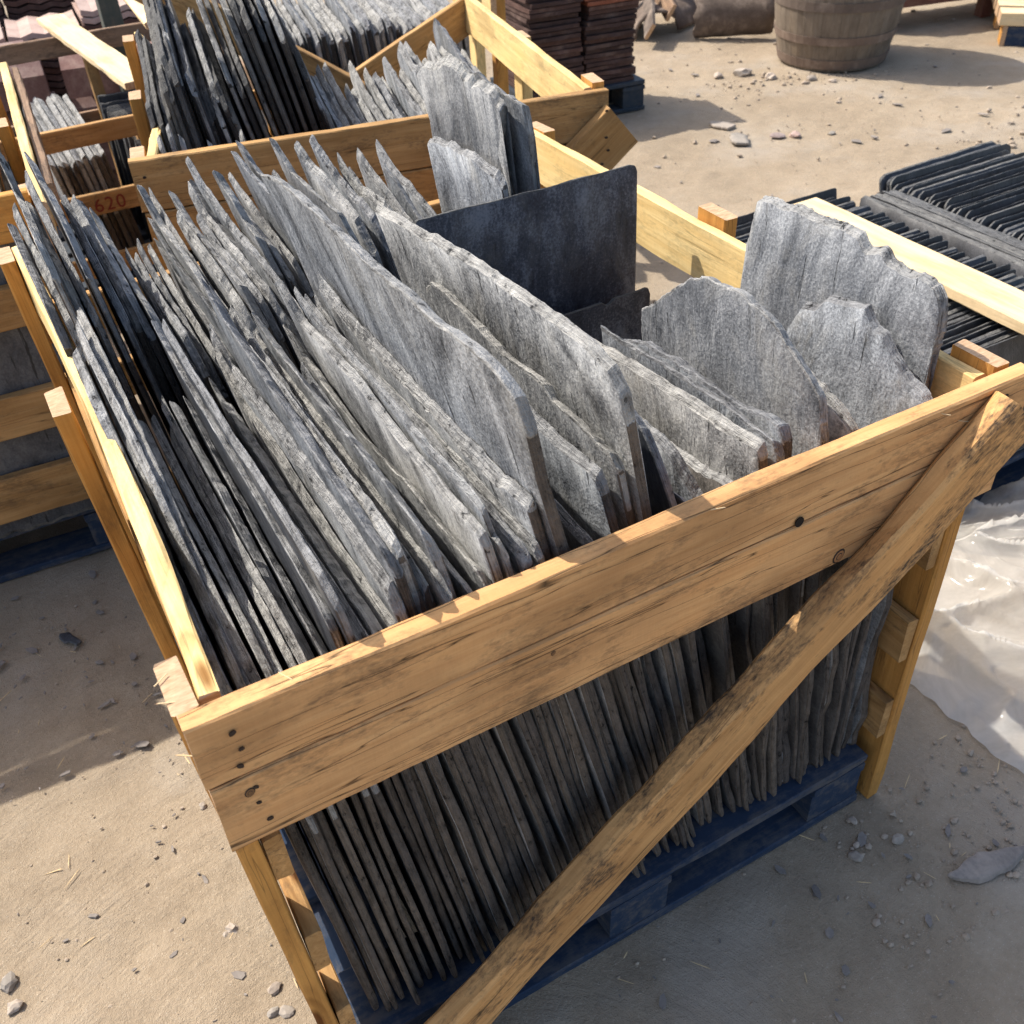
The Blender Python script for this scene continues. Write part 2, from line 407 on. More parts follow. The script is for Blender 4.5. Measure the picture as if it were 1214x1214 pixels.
def stone_mesh(r, seed, flat=.6, mat=None):
    import bmesh
    bm = bmesh.new(); bmesh.ops.create_icosphere(bm, subdivisions=2, radius=1)
    for v in bm.verts:
        k = 1+.45*nz(v.co.x*1.3+seed, v.co.y*1.3, v.co.z*1.3)+.2*nz(v.co.x*3+seed, v.co.y*3, v.co.z*3)
        v.co = Vector((v.co.x*k*r, v.co.y*k*r*.8, v.co.z*k*r*flat))
    m = bpy.data.meshes.new('stone'); bm.to_mesh(m); bm.free(); m.materials.append(mat or M_STONE)
    return m

def nail(parent, M, r=.003):
    V = [(math.cos(a)*r*(1+.3*nz(a*3)), math.sin(a)*r*.7, z) for z in (0, .0012) for a in [i*math.pi/4 for i in range(8)]]
    F = [tuple(range(8, 16))]+[(i, (i+1) % 8, 8+(i+1) % 8, 8+i) for i in range(8)]
    o = link('nail', mesh('nail', V, F, M_NAIL), parent); o.matrix_basis = parent.matrix_basis.inverted() @ M; return o

# ================================================================== GROUND
def axis(lo, hi, d0, far):
    a = [lo+i*d0 for i in range(int((hi-lo)/d0)+1)]
    s = d0; p = a[-1]
    while p < far: s *= 1.35; p += s; a.append(p)
    s = d0; p = a[0]; pre = []
    while p > -far: s *= 1.35; p -= s; pre.append(p)
    return pre[::-1]+a
xs = axis(-.9, 5.6, .022, 260); ys = axis(-.8, 4.6, .022, 260)
V = []
for y in ys:
    for x in xs:
        d = 1/(1+(max(0, abs(x-2)-5)**2+max(0, abs(y-2)-5)**2)*.05)
        h = .010*nz(x*1.1, y*1.1, 3)+.007*nz(x*4, y*4, 9)+.004*nz(x*13, y*13)+.0025*nz(x*30, y*30, 4)
        V.append((x, y, h*d-.006))
nx = len(xs)
F = [(j*nx+i, j*nx+i+1, (j+1)*nx+i+1, (j+1)*nx+i) for j in range(len(ys)-1) for i in range(nx-1)]
tag(link('ground', mesh('ground', V, F, M_GROUND, smooth=True)), 'dusty tan earth yard floor', None, None, 'structure')

# ================================================================== CRATES AND PALLETS
def pallet(M, W, D, label, group, mat=M_BLUE, nd=5):
    r = empty('pallet', M); tag(r, label, 'pallet', group)
    for i in range(nd):
        y = (D-.12)*i/(nd-1); bx('deck_board', 0, W, y, y+.12, .122, .142, mat, r, jit=.0015, end=mat)
    for i in range(3):
        x = (W-.12)*i/2; bx('stringer_board', x, x+.12, 0, D, .1, .1205, mat, r, end=mat)
        for j in range(3):
            y = (D-.13)*j/2; bx('block', x+.002, x+.118, y+.004, y+.126, .021, .0985, mat, r, seg=4, end=mat)
    for i in range(3):
        y = (D-.1)*i/2; bx('bottom_board', -.004, W+.004, y, y+.1, .0, .0195, mat, r, end=mat)
    return r

# ---- the crate in front
H = .934
cr = empty('wooden_crate', Matrix.Identity(4))
tag(cr, 'open timber crate nearest the camera with a diagonal brace across its front', 'crate', 'timber slate crates')
def tx(z): return .032*(1-z/H)            # the left side leans in towards its foot
for (y0, top, t0) in ((0., H, 0), (.59, H-.002, .006), (1.136, H, 0)):
    beam('post', (.0125+.032, y0+.0375, .0), (.0125-t0, y0+.0375, top), (0, 1, 0), .075, .025, M_POST, cr, jit=.0016, wane=.002)
for (y0, top) in ((-.0, H+.004), (.55, H+.012), (1.136, H)):
    beam('post', (1.0875, y0+.0375, 0), (1.0885, y0+.0375, top), (0, 1, 0), .075, .027, M_POST, cr, jit=.0016, wane=.002)
# top rails and side slats
beam('side_rail', (.036, .012, H-.052), (.036, 1.205, H-.052), (0, 0, 1), .102, .021, M_RAIL, cr, bowt=.012, jit=.0025, seg=30, wane=.004)
for z0, z1 in ((.62, .70), (.40, .485), (.20, .285)):
    c = .037+tx((z0+z1)/2)
    bx('side_slat', c-.0105, c+.0105, .004, 1.2, z0, z1, M_SLAT, cr, wane=.003, end=M_SLAT)
beam('side_rail', (1.063, .012, H-.058), (1.063, 1.205, H-.05), (0, 0, 1), .1, .02, M_RAIL, cr, jit=.002, seg=24, wane=.004)
for z0, z1 in ((.59, .69), (.385, .48), (.19, .285)):
    bx('side_slat', 1.0525, 1.0725, .004, 1.2, z0, z1, M_SLAT, cr, wane=.003, end=M_SLAT)
# front and back boards
fb = beam('front_board', (.004, -.0145, .8945), (1.112, -.0145, .8935), (0, 0, 1), .087, .026, M_FRONT, cr, seg=40, jit=.0011, seed=3.3)
fb2 = beam('front_board', (.006, -.0150, .7985), (1.100, -.0150, .7975), (0, 0, 1), .1015, .027, M_FRONT, cr, seg=40, jit=.0012, seed=8.1)
bx('back_board', .03, 1.07, 1.213, 1.237, .735, .81, M_SLAT, cr)
bx('back_board', .03, 1.07, 1.213, 1.237, .58, .66, M_SLAT, cr)
bx('back_board', .03, 1.07, 1.213, 1.237, .3, .38, M_SLAT, cr)
# diagonal brace nailed over the boards
br = beam('diagonal_brace', (1.065, -.049, .902), (.118, -.044, .098), (-.65, 0, .75), .094, .036, M_BRACE, cr, seg=44, jit=.0018, ch=.006, wane=.020, seed=5.5)
FR = Matrix.Rotation(R(90), 4, 'X')
for x, z in ((.043, .915), (.046, .89), (.040, .868), (.047, .83), (.045, .806), (.050, .775), (1.066, .915), (1.06, .80)):
    nail(fb if z > .85 else fb2, Matrix.Translation((x, -.0285, z)) @ FR @ Matrix.Rotation(U(-.6, .6), 4, 'Z'), U(.0028, .0046))
kh = link('knot_hole', mesh('knot_hole', [(math.cos(i*.5236)*.0068, math.sin(i*.5236)*.0075, 0) for i in range(12)]+[(math.cos(i*.5236)*.0068, math.sin(i*.5236)*.0075, .0012) for i in range(12)],
     [tuple(range(12, 24))]+[(i, (i+1) % 12, 12+(i+1) % 12, 12+i) for i in range(12)], M_HOLE), fb)
kn = []; kf = []
for r_, z_ in ((.0035, .0016), (.0045, .0012), (.0075, .0012), (.0095, .0004)): kn += [(math.cos(i*.5236)*r_, math.sin(i*.5236)*r_*1.25, z_) for i in range(12)]
kf = [tuple(range(12))]+[(a*12+i, (a+1)*12+i, (a+1)*12+(i+1) % 12, a*12+(i+1) % 12) for a in range(3) for i in range(12)]
M_KNOT = clay('dark_knot_wood', (.22, .115, .05), (.33, .18, .08), 0)
for x_, z_, sz in ((.813, .762, 1.), (.040, .826, .55), (.385, .825, .3)):
    ko = link('knot', mesh('knot', kn, kf, [M_KNOT, M_NAIL], [0]+[1]*12+[0]*12+[1]*12), fb2); ko.matrix_basis = fb2.matrix_basis.inverted() @ Matrix.Translation((x_, -.0288, z_)) @ FR @ Matrix.Rotation(-.5, 4, 'Z') @ Matrix.Scale(sz, 4)
kh.matrix_basis = fb.matrix_basis.inverted() @ Matrix.Translation((.731, -.0282, .856)) @ FR
for x, y, z, dx, dy in ((.0, .02, .935, -.012, .004), (.002, .05, .936, -.016, -.01), (-.001, -.005, .885, -.022, .012), (-.002, .0, .875, .002, -.014), (.95, -.0292, .93, .006, -.004), (.99, -.0292, .905, .008, -.002), (.60, -.029, .935, .01, -.003), (.105, -.01, .938, -.004, .008)):
    bx('splinter', x, x+.0015, y, y+.0012, z, z+.0008, M_SPL, cr, seg=2, jit=.0002, ch=.0002).matrix_basis = Matrix.Translation((x, y, z)) @ Vector((dx, dy, U(-.003, .004))).to_track_quat('X', 'Z').to_matrix().to_4x4() @ Matrix.Diagonal((11, 1.1, 1.1, 1))
pallet(Matrix.Translation((.068, .008, 0)), .982, 1.15, 'dark blue pallet under the front slate crate', 'blue pallets')

# ---- crate behind it, turned a little
MB = Matrix.Translation((.308, 1.531, 0)) @ Matrix.Rotation(R(-11.7), 4, 'Z')
cb = empty('wooden_crate', MB)
tag(cb, 'timber crate of dark slates behind the front crate, its back board broken', 'crate', 'timber slate crates')
for y0, top in ((.0, H-.004), (.53, H-.03), (1.0, H)):
    bx('post', .0, .03, y0+.004, y0+.079, 0, top, M_POST, cb); 
for y0, top in ((.0, H+.012), (.53, H-.01), (1.0, H+.02)):
    bx('post', 1.03, 1.06, y0+.004, y0+.079, 0, top, M_RAIL if y0 else M_POST, cb)
beam('side_rail', (.042, .0, H-.05), (.042, 1.1, H-.05), (0, 0, 1), .1, .02, M_RAIL, cb, bowt=.03, jit=.003, seg=30, wane=.003)
beam('side_rail', (1.018, .004, H-.05), (1.018, 1.06, H-.045), (0, 0, 1), .105, .02, M_RAIL, cb, seg=24)
for z0, z1 in ((.6, .69), (.39, .48), (.2, .29)):
    bx('side_slat', .032, .052, .004, 1.08, z0, z1, M_SLAT, cb); bx('side_slat', 1.006, 1.026, .004, 1.08, z0, z1, M_RAIL, cb)
bb1 = bx('front_board', -.004, 1.058, -.025, 0, .826, .934, M_SLAT, cb, seg=30)
bb2 = bx('front_board', .0, 1.055, -.027, -.001, .728, .823, M_SLAT, cb, seg=30)
bb3 = beam('diagonal_brace', (1.085, -.043, .86), (.28, -.043, .2), (-.6, 0, .8), .12, .028, M_SLAT, cb, seg=24, wane=.006)
for x, z in ((.02, .9), (.022, .86), (.02, .8), (.022, .76), (1.04, .84), (1.045, .81), (1.03, .78), (1.04, .9), (1.02, .72), (1.03, .69)):
    nail(bb3 if x > .5 else (bb1 if z > .825 else bb2), Matrix.Translation((x, -.0285 if x < .5 else -.0585, z)) @ FR, .004)
# broken back board: two halves sagging to a V
beam('back_board_half', (1.02, 1.03, .885), (.62, .93, .735), (0, 0, 1), .105, .022, M_SLAT, cb, seg=12)
beam('back_board_half', (.66, .90, .70), (-.02, 1.16, 1.12), (0, -.1, 1), .105, .022, M_SLAT, cb, seg=16)
pallet(MB @ Matrix.Translation((.06, .03, 0)), .94, 1.0, 'blue pallet under the crate of dark slates behind', 'blue pallets')

# ---- crate on the left edge
MA = Matrix.Translation((.10, 1.50, 0)) @ Matrix.Rotation(R(-3), 4, 'Z')
ca = empty('wooden_crate', MA)
tag(ca, 'timber crate cut off by the left picture edge, black slates inside', 'crate', 'timber slate crates')
for x0 in (-1.06, -.028):
    for y0 in (.004, .5, .96): bx('post', x0, x0+.028, y0, y0+.075, 0, H-.02, M_POST, ca)
bx('front_board', -1.07, -.004, -.024, 0, .838, .932, M_POST, ca, seg=24)
for z0, z1 in ((.66, .75), (.41, .51), (.2, .315)): bx('front_board', -1.07, -.004, -.024, 0, z0, z1, M_SLAT, ca, seg=24)
beam('side_rail', (.012, -.11, H-.048), (.035, 1.0, H-.045), (0, 0, 1), .1, .021, M_RAIL, ca, seg=24, jit=.002)
beam('side_rail', (.038, .05, H-.07), (.06, 1.0, H-.06), (0, 0, 1), .1, .018, M_OLD, ca, seg=20, jit=.003)
beam('side_rail', (-1.075, .0, H-.048), (-1.075, 1.0, H-.045), (0, 0, 1), .1, .021, M_RAIL, ca, seg=24)
for z0, z1 in ((.6, .69), (.39, .48), (.2, .29)):
    bx('side_slat', .002, .022, .0, 1.02, z0, z1, M_SLAT, ca)
pallet(MA @ Matrix.Translation((-1.06, .03, 0)), 1.04, 1.0, 'blue pallet under the crate at the left picture edge', 'blue pallets')

# ================================================================== SLATES OF THE FRONT CRATE
XT = [.045, .10, .2, .3, .45, .6, .75, .9, 1.0, 1.04]
XB = [.098, .17, .31, .46, .64, .77, .87, .965, 1.02, 1.045]
def interp(x, A, B):
    for i in range(len(A)-1):
        if x <= A[i+1] or i == len(A)-2: return B[i]+(B[i+1]-B[i])*(x-A[i])/(A[i+1]-A[i])
ZF = .146
def place(T, B, xt, xb, th, label, group, seed, mats=None, name='roofing_slate', **kw):
    k = (xt-xb)/.79; a = math.atan(k); c = math.cos(a)
    T = [(y, (z-ZF)/c) for y, z in T]; B = [(y, (z-ZF)/c) for y, z in B]
    o = link(name, slate_mesh(T, B, th, seed, mats=mats, **kw))
    o.location = (xb+k*(ZF-.14), 0, ZF); o.rotation_euler = (0, a, 0)
    return tag(o, label, 'slate', group)
FG = 'slates standing in the front crate'
heroes = [  # xt, xb, top outline front to back, bottom y range, thickness, material, label
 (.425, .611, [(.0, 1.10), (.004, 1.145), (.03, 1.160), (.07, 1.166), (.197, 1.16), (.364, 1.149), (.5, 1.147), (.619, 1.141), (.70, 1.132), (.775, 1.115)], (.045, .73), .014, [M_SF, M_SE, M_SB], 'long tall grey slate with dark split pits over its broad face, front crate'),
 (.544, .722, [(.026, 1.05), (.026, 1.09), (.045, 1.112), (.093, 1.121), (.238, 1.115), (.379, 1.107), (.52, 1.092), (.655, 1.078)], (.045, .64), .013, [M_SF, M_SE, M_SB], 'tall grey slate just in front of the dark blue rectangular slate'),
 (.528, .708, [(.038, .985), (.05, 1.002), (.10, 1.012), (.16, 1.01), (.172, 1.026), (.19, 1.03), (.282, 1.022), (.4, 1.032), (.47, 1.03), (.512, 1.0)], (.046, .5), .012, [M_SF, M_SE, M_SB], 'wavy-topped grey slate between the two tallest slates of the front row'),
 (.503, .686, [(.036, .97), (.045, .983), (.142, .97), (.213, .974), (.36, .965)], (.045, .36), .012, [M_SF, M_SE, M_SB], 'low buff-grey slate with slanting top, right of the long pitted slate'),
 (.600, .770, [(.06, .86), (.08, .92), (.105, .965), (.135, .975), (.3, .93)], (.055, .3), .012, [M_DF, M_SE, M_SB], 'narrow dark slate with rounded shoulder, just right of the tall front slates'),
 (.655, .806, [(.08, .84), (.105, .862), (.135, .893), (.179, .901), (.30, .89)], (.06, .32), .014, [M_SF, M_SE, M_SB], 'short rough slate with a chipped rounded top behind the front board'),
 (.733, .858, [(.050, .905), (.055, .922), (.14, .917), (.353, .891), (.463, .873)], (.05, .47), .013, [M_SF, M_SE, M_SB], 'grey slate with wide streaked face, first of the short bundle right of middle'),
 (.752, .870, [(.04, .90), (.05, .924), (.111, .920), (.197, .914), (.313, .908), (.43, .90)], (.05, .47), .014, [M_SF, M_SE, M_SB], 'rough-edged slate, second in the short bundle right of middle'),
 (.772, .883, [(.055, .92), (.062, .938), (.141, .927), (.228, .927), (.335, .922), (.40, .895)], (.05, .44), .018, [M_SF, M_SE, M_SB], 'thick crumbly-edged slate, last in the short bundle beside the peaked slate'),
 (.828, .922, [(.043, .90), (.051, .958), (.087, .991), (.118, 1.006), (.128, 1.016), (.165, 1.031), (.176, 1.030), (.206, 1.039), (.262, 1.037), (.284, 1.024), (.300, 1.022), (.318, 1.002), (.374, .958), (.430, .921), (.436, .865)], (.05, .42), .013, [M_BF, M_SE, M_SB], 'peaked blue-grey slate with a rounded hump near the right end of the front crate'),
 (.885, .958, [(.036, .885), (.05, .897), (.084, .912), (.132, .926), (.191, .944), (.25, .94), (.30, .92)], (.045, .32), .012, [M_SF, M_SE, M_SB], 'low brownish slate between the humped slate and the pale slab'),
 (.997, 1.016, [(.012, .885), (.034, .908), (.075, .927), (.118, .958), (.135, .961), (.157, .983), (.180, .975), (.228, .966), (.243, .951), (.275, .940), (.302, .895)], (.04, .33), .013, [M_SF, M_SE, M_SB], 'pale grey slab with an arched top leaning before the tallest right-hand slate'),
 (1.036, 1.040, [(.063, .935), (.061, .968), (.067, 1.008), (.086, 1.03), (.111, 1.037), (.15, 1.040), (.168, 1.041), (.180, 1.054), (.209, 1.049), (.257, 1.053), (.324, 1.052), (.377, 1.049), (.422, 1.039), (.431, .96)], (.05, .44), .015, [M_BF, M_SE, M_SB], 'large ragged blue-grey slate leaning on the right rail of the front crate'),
]
rnd.seed(77); base = .96
fx = [h[1] for h in heroes]
items = [(h[1], 'h', i) for i, h in enumerate(heroes)]
x = .100
while x < 1.035:
    th = U(.009, .0145) if x < .27 else rnd.choice((U(.0068, .0095), U(.0085, .0135)))
    if all(abs(x-f) > .006+th/2 for f in fx): items.append((x, 'f', th))
    x += th/.9+(U(.001, .006) if x < .27 else U(.0003, .0026)+(U(.003, .008) if rnd.random() < .12 else 0))
items.sort()
for n, (xb, kind, i) in enumerate(items):
    if kind == 'h':
        xt, xb, T, (b0, b1), th, mt, lab = heroes[i]
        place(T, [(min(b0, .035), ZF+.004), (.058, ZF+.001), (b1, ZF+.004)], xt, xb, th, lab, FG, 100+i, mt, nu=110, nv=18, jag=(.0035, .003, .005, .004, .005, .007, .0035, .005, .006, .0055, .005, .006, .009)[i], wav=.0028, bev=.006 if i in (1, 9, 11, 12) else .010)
        continue
    xt = interp(xb, XB, XT)+.012*nz(n*.33+5.5)*(1 if .1 < xb < .98 else 0)
    y0 = U(.006, .034); y1 = U(.54, .64); th = i
    if xt < .165:      # left: tops fall away towards the front board
        if xt < .062: xb += .007; xt += .007
        if xt < .085:   # tall bundle against the left rail
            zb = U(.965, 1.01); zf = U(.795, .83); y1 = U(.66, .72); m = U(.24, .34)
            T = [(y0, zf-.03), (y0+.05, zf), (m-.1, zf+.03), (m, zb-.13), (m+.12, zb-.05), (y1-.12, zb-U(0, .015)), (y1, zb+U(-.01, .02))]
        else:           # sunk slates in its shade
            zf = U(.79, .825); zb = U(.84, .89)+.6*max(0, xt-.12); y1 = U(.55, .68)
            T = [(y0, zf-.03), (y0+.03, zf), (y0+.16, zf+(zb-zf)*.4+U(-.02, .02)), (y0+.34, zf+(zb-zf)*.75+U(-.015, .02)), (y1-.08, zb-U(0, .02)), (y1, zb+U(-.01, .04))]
    elif xt < .44:
        if n == 0 or rnd.random() < .38: base = rnd.choice((U(.905, .94), U(.975, 1.01), U(.985, 1.03)))
        zf = base+U(-.012, .008); zb = zf+U(-.03, .03); k = U(.003, .024)
        if rnd.random() < .18: zf -= .055; zb -= .03
        T = [(y0, zf-k), (y0+k*U(.4, 1.1), zf), (y0+.17, (zf*.65+zb*.35)+U(-.01, .01)), (y0+.33, (zf*.4+zb*.6)+U(-.012, .012)), (y1-U(.05, .10), zb+U(-.02, .008)), (y1, zb+U(-.012, .04))]
    else:
        zf = U(.74, .89); y1 = U(.3, .5)
        T = [(y0, zf-.02), (y0+.03, zf), (y1-.06, zf+U(-.05, .02)), (y1, zf-.05)]
    zb_ = U(.0, .02)
    B = [(max(y0, U(.018, .04)), ZF+U(.0, .018)), (U(.05, .08), ZF+U(.0, .004)), (.14, ZF+zb_*.4), (y1-.02, ZF+U(0, .015))]
    dark = xt < .19 and rnd.random() < .85  # mostly darker faces at the left: shade between slates put into the colour
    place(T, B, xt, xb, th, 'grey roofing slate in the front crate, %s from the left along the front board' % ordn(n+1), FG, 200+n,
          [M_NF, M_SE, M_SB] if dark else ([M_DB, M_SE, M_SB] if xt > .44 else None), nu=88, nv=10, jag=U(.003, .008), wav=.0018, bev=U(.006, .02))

# back row of the same crate
KX = [.05, .069, .078, .099, .112, .163, .192, .211, .257, .276, .358, .363, .406, .458, .506, .531, .578, .616, .696, .76]
KZ = [1.06, 1.075, 1.085, 1.085, 1.12, 1.005, .955, .965, .965, 1.03, .99, 1.04, 1.03, 1.055, 1.025, 1.06, 1.025, 1.015, 1.005, 1.03]
KG = 'slates standing in the back row of the front crate'
kh_ = [
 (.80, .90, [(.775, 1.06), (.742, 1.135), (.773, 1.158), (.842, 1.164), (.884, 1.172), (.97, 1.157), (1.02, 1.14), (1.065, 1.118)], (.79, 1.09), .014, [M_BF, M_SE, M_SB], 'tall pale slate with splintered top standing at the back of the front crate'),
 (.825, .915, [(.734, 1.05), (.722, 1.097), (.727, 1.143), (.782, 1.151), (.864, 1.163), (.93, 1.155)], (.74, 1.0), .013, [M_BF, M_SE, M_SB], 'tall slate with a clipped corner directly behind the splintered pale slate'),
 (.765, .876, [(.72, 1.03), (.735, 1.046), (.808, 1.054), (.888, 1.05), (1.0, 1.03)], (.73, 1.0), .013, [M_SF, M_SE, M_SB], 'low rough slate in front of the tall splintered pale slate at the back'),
]
its = [(h[1], 'h', i) for i, h in enumerate(kh_)]
x = .10
while x < .86:
    if all(abs(x-h[1]) > .014 for h in kh_): its.append((x, 'f', 0))
    x += U(.0135, .025)
its.sort()
for n, (xb, kind, i) in enumerate(its):
    if kind == 'h':
        xt, xb, T, (b0, b1), th, mt, lab = kh_[i]
        place(T, [(b0, ZF+.002), (b1, ZF+.002)], xt, xb, th, lab, KG, 400+i, mt, nu=90, nv=16, jag=.012 if i == 0 else .006, wav=.0025, bev=.008); continue
    xt = interp(xb, XB, XT)+.010*nz(n*.37+9.1)
    z = interp(min(xt, .75), KX, KZ)+U(-.035, .012) if xt < .72 else U(.66, .8)
    y1 = U(.95, 1.11); y0 = U(.665, .70)+(.06 if xt < .17 else 0)
    if .37 < xt < .46: y0 = .80
    if xb > .55: y0 = max(y0, U(.74, .78))
    sl_ = U(-.02, .09)
    T = [(y0, z-sl_-.05), (y0+.03, z-sl_), ((y0+y1)/2, z-sl_*.45+U(-.01, .01)), (y1-.06, z-U(0, .012)), (y1, z+U(.005, .045))]
    B = [(y0, ZF+U(0, .03)), (y1-.03, ZF+U(0, .02))]
    place(T, B, xt, xb, U(.0085, .013), 'grey slate in the back row of the front crate, %s from the left' % ordn(n+1), KG, 500+n,
          [M_NF, M_SE, M_SB] if xt < .22 and rnd.random() < .8 else None, nu=64, nv=10, jag=U(.004, .009), wav=.0018, bev=U(.006, .018))  # darker left faces again carry the shade between slates in their colour

# slates set crosswise in the front crate
def cross(T, B, y, th, lab, seed, mats, lean=0., **kw):
    """outline given in (x, z); stands across the crate"""
    o = link('roofing_slate', slate_mesh([(a, b-ZF) for a, b in T], [(a, b-ZF) for a, b in B], th, seed, mats=mats, **kw))
    o.location = (0, y, ZF); o.rotation_euler = (lean, 0, 0)
    o.rotation_mode = 'XYZ'; o.matrix_world = Matrix.Translation((0, y, ZF)) @ Matrix.Rotation(lean, 4, 'X') @ Matrix(((0, 1, 0, 0), (-1, 0, 0, 0), (0, 0, 1, 0), (0, 0, 0, 1)))
    return tag(o, lab, 'slate', FG)
cross([(.578, 1.012), (.580, 1.022), (.70, 1.022), (.85, 1.020), (.975, 1.021), (.986, 1.017), (.990, 1.006)], [(.60, ZF), (1.005, ZF)], .690, .010,
      'large smooth dark blue rectangular slate set across the front crate', 900, [M_PF, M_DE], nu=90, nv=16, jag=.0014, wav=.0014, bev=.003)
cross([(.765, .81), (.77, .815), (.888, .815), (.897, .807), (.905, .808), (.915, .816), (.985, .815), (.99, .80)], [(.78, ZF), (.99, ZF)], .640, .010,
      'low dark slate with a notched top in front of the large dark blue slate', 901, [M_PF, M_DE], nu=60, nv=8, jag=.001, wav=.0008, bev=.003)


# ================================================================== SLATES OF THE OTHER CRATES
def in_crate(M, T, B, xb, lean, th, lab, group, seed, mats, name='roofing_slate', rz=0., **kw):
    T = [(y, z-ZF) for y, z in T]; B = [(y, z-ZF) for y, z in B]
    o = link(name, slate_mesh(T, B, th, seed, mats=mats, **kw))
    o.matrix_world = M @ Matrix.Translation((xb, 0, ZF)) @ Matrix.Rotation(rz, 4, 'Z') @ Matrix.Rotation(-lean, 4, 'Y')
    return tag(o, lab, 'slate', group)
rnd.seed(5)
PX = [.03, .07, .12, .17, .22, .27, .32, .37, .41, .45, .53, .62, .74, .82, .88, .98]
PZ = [.98, 1.02, 1.12, 1.07, 1.04, 1.14, 1.22, 1.20, 1.08, .92, .86, .88, .94, .97, .88, .80]
x = .085; n = 0
while x < .985:
    n += 1
    t = min(1, (x-.085)/.3); lean = R(2+9*t) if x < .62 else R(14-8*(x-.62)/.37)
    xt = x-math.tan(lean)*.85
    z = interp(max(.03, xt), PX, PZ)+U(-.05, .03)
    y0 = U(.10, .2); y1 = U(.62, .78)
    if xt > .43: y0 = U(.04, .09); y1 = U(.55, .7)
    T = [(y0, z-.07), (y0+.03, z-.03), ((y0+y1)/2, z-U(0, .03)), (y1-.05, z+.02), (y1, z-.03)]
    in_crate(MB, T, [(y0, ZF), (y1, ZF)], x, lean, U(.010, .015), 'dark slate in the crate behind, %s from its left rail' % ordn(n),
             'slates standing in the crate behind', 1000+n, [M_KF, M_SE if rnd.random() < .3 else M_DE, M_BE] if xt < .43 else [M_SF, M_SE, M_SB], nu=40, nv=8, jag=.009, wav=.001)  # tall left slates: their shade is put into darker face and end colours
    x += U(.0150, .0205)
for i, (x, z, y0) in enumerate(((.09, .95, .03), (.115, .965, .035), (.135, .945, .03), (.155, .90, .03), (.19, .925, .04), (.225, .90, .04), (.26, .935, .03), (.30, .88, .03))):
    T = [(y0, z-.05), (y0+.02, z-.01), (y0+.05, z), (y0+.07, z-.12)]
    in_crate(MB, T, [(y0, ZF), (y0+.065, ZF)], x+.03, R(4), .010, 'pale narrow slate shard propped just inside the crate behind, %s from its left rail' % ordn(i+1),
             'narrow shards in the crate behind', 1200+i, [M_SF, M_SE, M_SB], nu=16, nv=8, jag=.006)
# black slates at the left edge
def black_profile(z):
    y0 = U(.036, .06); y1 = U(.75, .95)
    return [(y0, z-.07), (y0+.02, z-.02), (y0+.1, z), (y1-.1, z+U(-.02, .03)), (y1, z-.04)], [(y0, ZF), (y1, ZF)]
for i in range(12):
    T, B = black_profile(.88+U(-.04, .04)-(.10 if i > 8 else 0))
    in_crate(MA, T, B, -.26+i*.0185, R(-4), .012, 'black slate in the crate at the left picture edge, %s from its right rail' % ordn(12-i),
             'black slates in the left crate', 1300+i, [M_KF, M_KE], nu=40, nv=8, jag=.007)
for i, (x0, x1, z1) in enumerate(((-.50, -.035, .86), (-.99, -.52, .855))):
    o = link('roofing_slate', slate_mesh([(x0, z1-.01-ZF), (x0+.01, z1-ZF), (x1-.01, z1-ZF), (x1, z1-.01-ZF)], [(x0, 0), (x1, 0)], .014, 1390+i, nu=50, nv=12, jag=.004, mats=[M_DF, M_DE]))
    o.matrix_world = MA @ Matrix.Translation((0, .014, ZF)) @ Matrix(((0, 1, 0, 0), (-1, 0, 0, 0), (0, 0, 1, 0), (0, 0, 0, 1)))
    tag(o, ('dark mottled slate seen between the front boards of the left crate', 'dark slate behind the front boards of the left crate, outer half')[i], 'slate', 'black slates in the left crate')
SV = []; SF = []; SM = []
for i in range(36):   # the rest of that crate's load, outside the picture
    T, B = black_profile(.90+U(-.03, .03)); m = slate_mesh([(y, z-ZF) for y, z in T], [(y, z-ZF) for y, z in B], .014, 1350+i, nu=14, nv=7, jag=.006, mats=[M_KF, M_KE])
    b0 = len(SV); SV += [(v.co.x-.96+i*.0192, v.co.y, v.co.z) for v in m.vertices]; SF += [tuple(b0+q for q in p.vertices) for p in m.polygons]; SM += [p.material_index for p in m.polygons]; bpy.data.meshes.remove(m)
rest = link('packed_slates', mesh('packed_slates', SV, SF, [M_KF, M_KE], SM)); rest.matrix_world = MA @ Matrix.Translation((0, 0, ZF))
tag(rest, 'packed black slates filling the rest of the left crate', 'slates', None, 'stuff')

# ---- low crate seen through the gap between the two, stencilled board
ME = Matrix.Translation((.06, 2.78, 0))
ce = empty('wooden_crate', ME)
tag(ce, 'low weathered crate with red stencilled number seen through the gap at left', 'crate', 'timber slate crates')
bx('front_board', 0, .95, -.022, 0, .605, .668, M_SLAT, ce, seg=20)
st = bx('front_board', 0, .95, -.022, 0, .385, .455, M_SLAT, ce, seg=20)
bx('front_board', 0, .95, -.022, 0, .18, .25, M_SLAT, ce, seg=20)
bx('back_board', 0, .95, .80, .822, .685, .752, M_OLD, ce, seg=20); bx('back_board', 0, .95, .80, .822, .40, .48, M_OLD, ce, seg=20)
for x0 in (.0, .46, .91):
    bx('post', x0, x0+.04, .002, .05, 0, .64, M_SLAT, ce); bx('post', x0, x0+.04, .75, .798, 0, .70, M_SLAT, ce)
for x0 in (-.022, .952):
    bx('side_slat', x0, x0+.02, 0, .8, .56, .64, M_OLD, ce); bx('side_slat', x0, x0+.02, 0, .8, .3, .38, M_OLD, ce)
cu = bpy.data.curves.new('stencil', 'FONT'); cu.body = '620'; cu.size = .062; cu.extrude = .0006; cu.space_character = 1.15
tmp = link('stencil_tmp', cu); dg = bpy.context.evaluated_depsgraph_get()
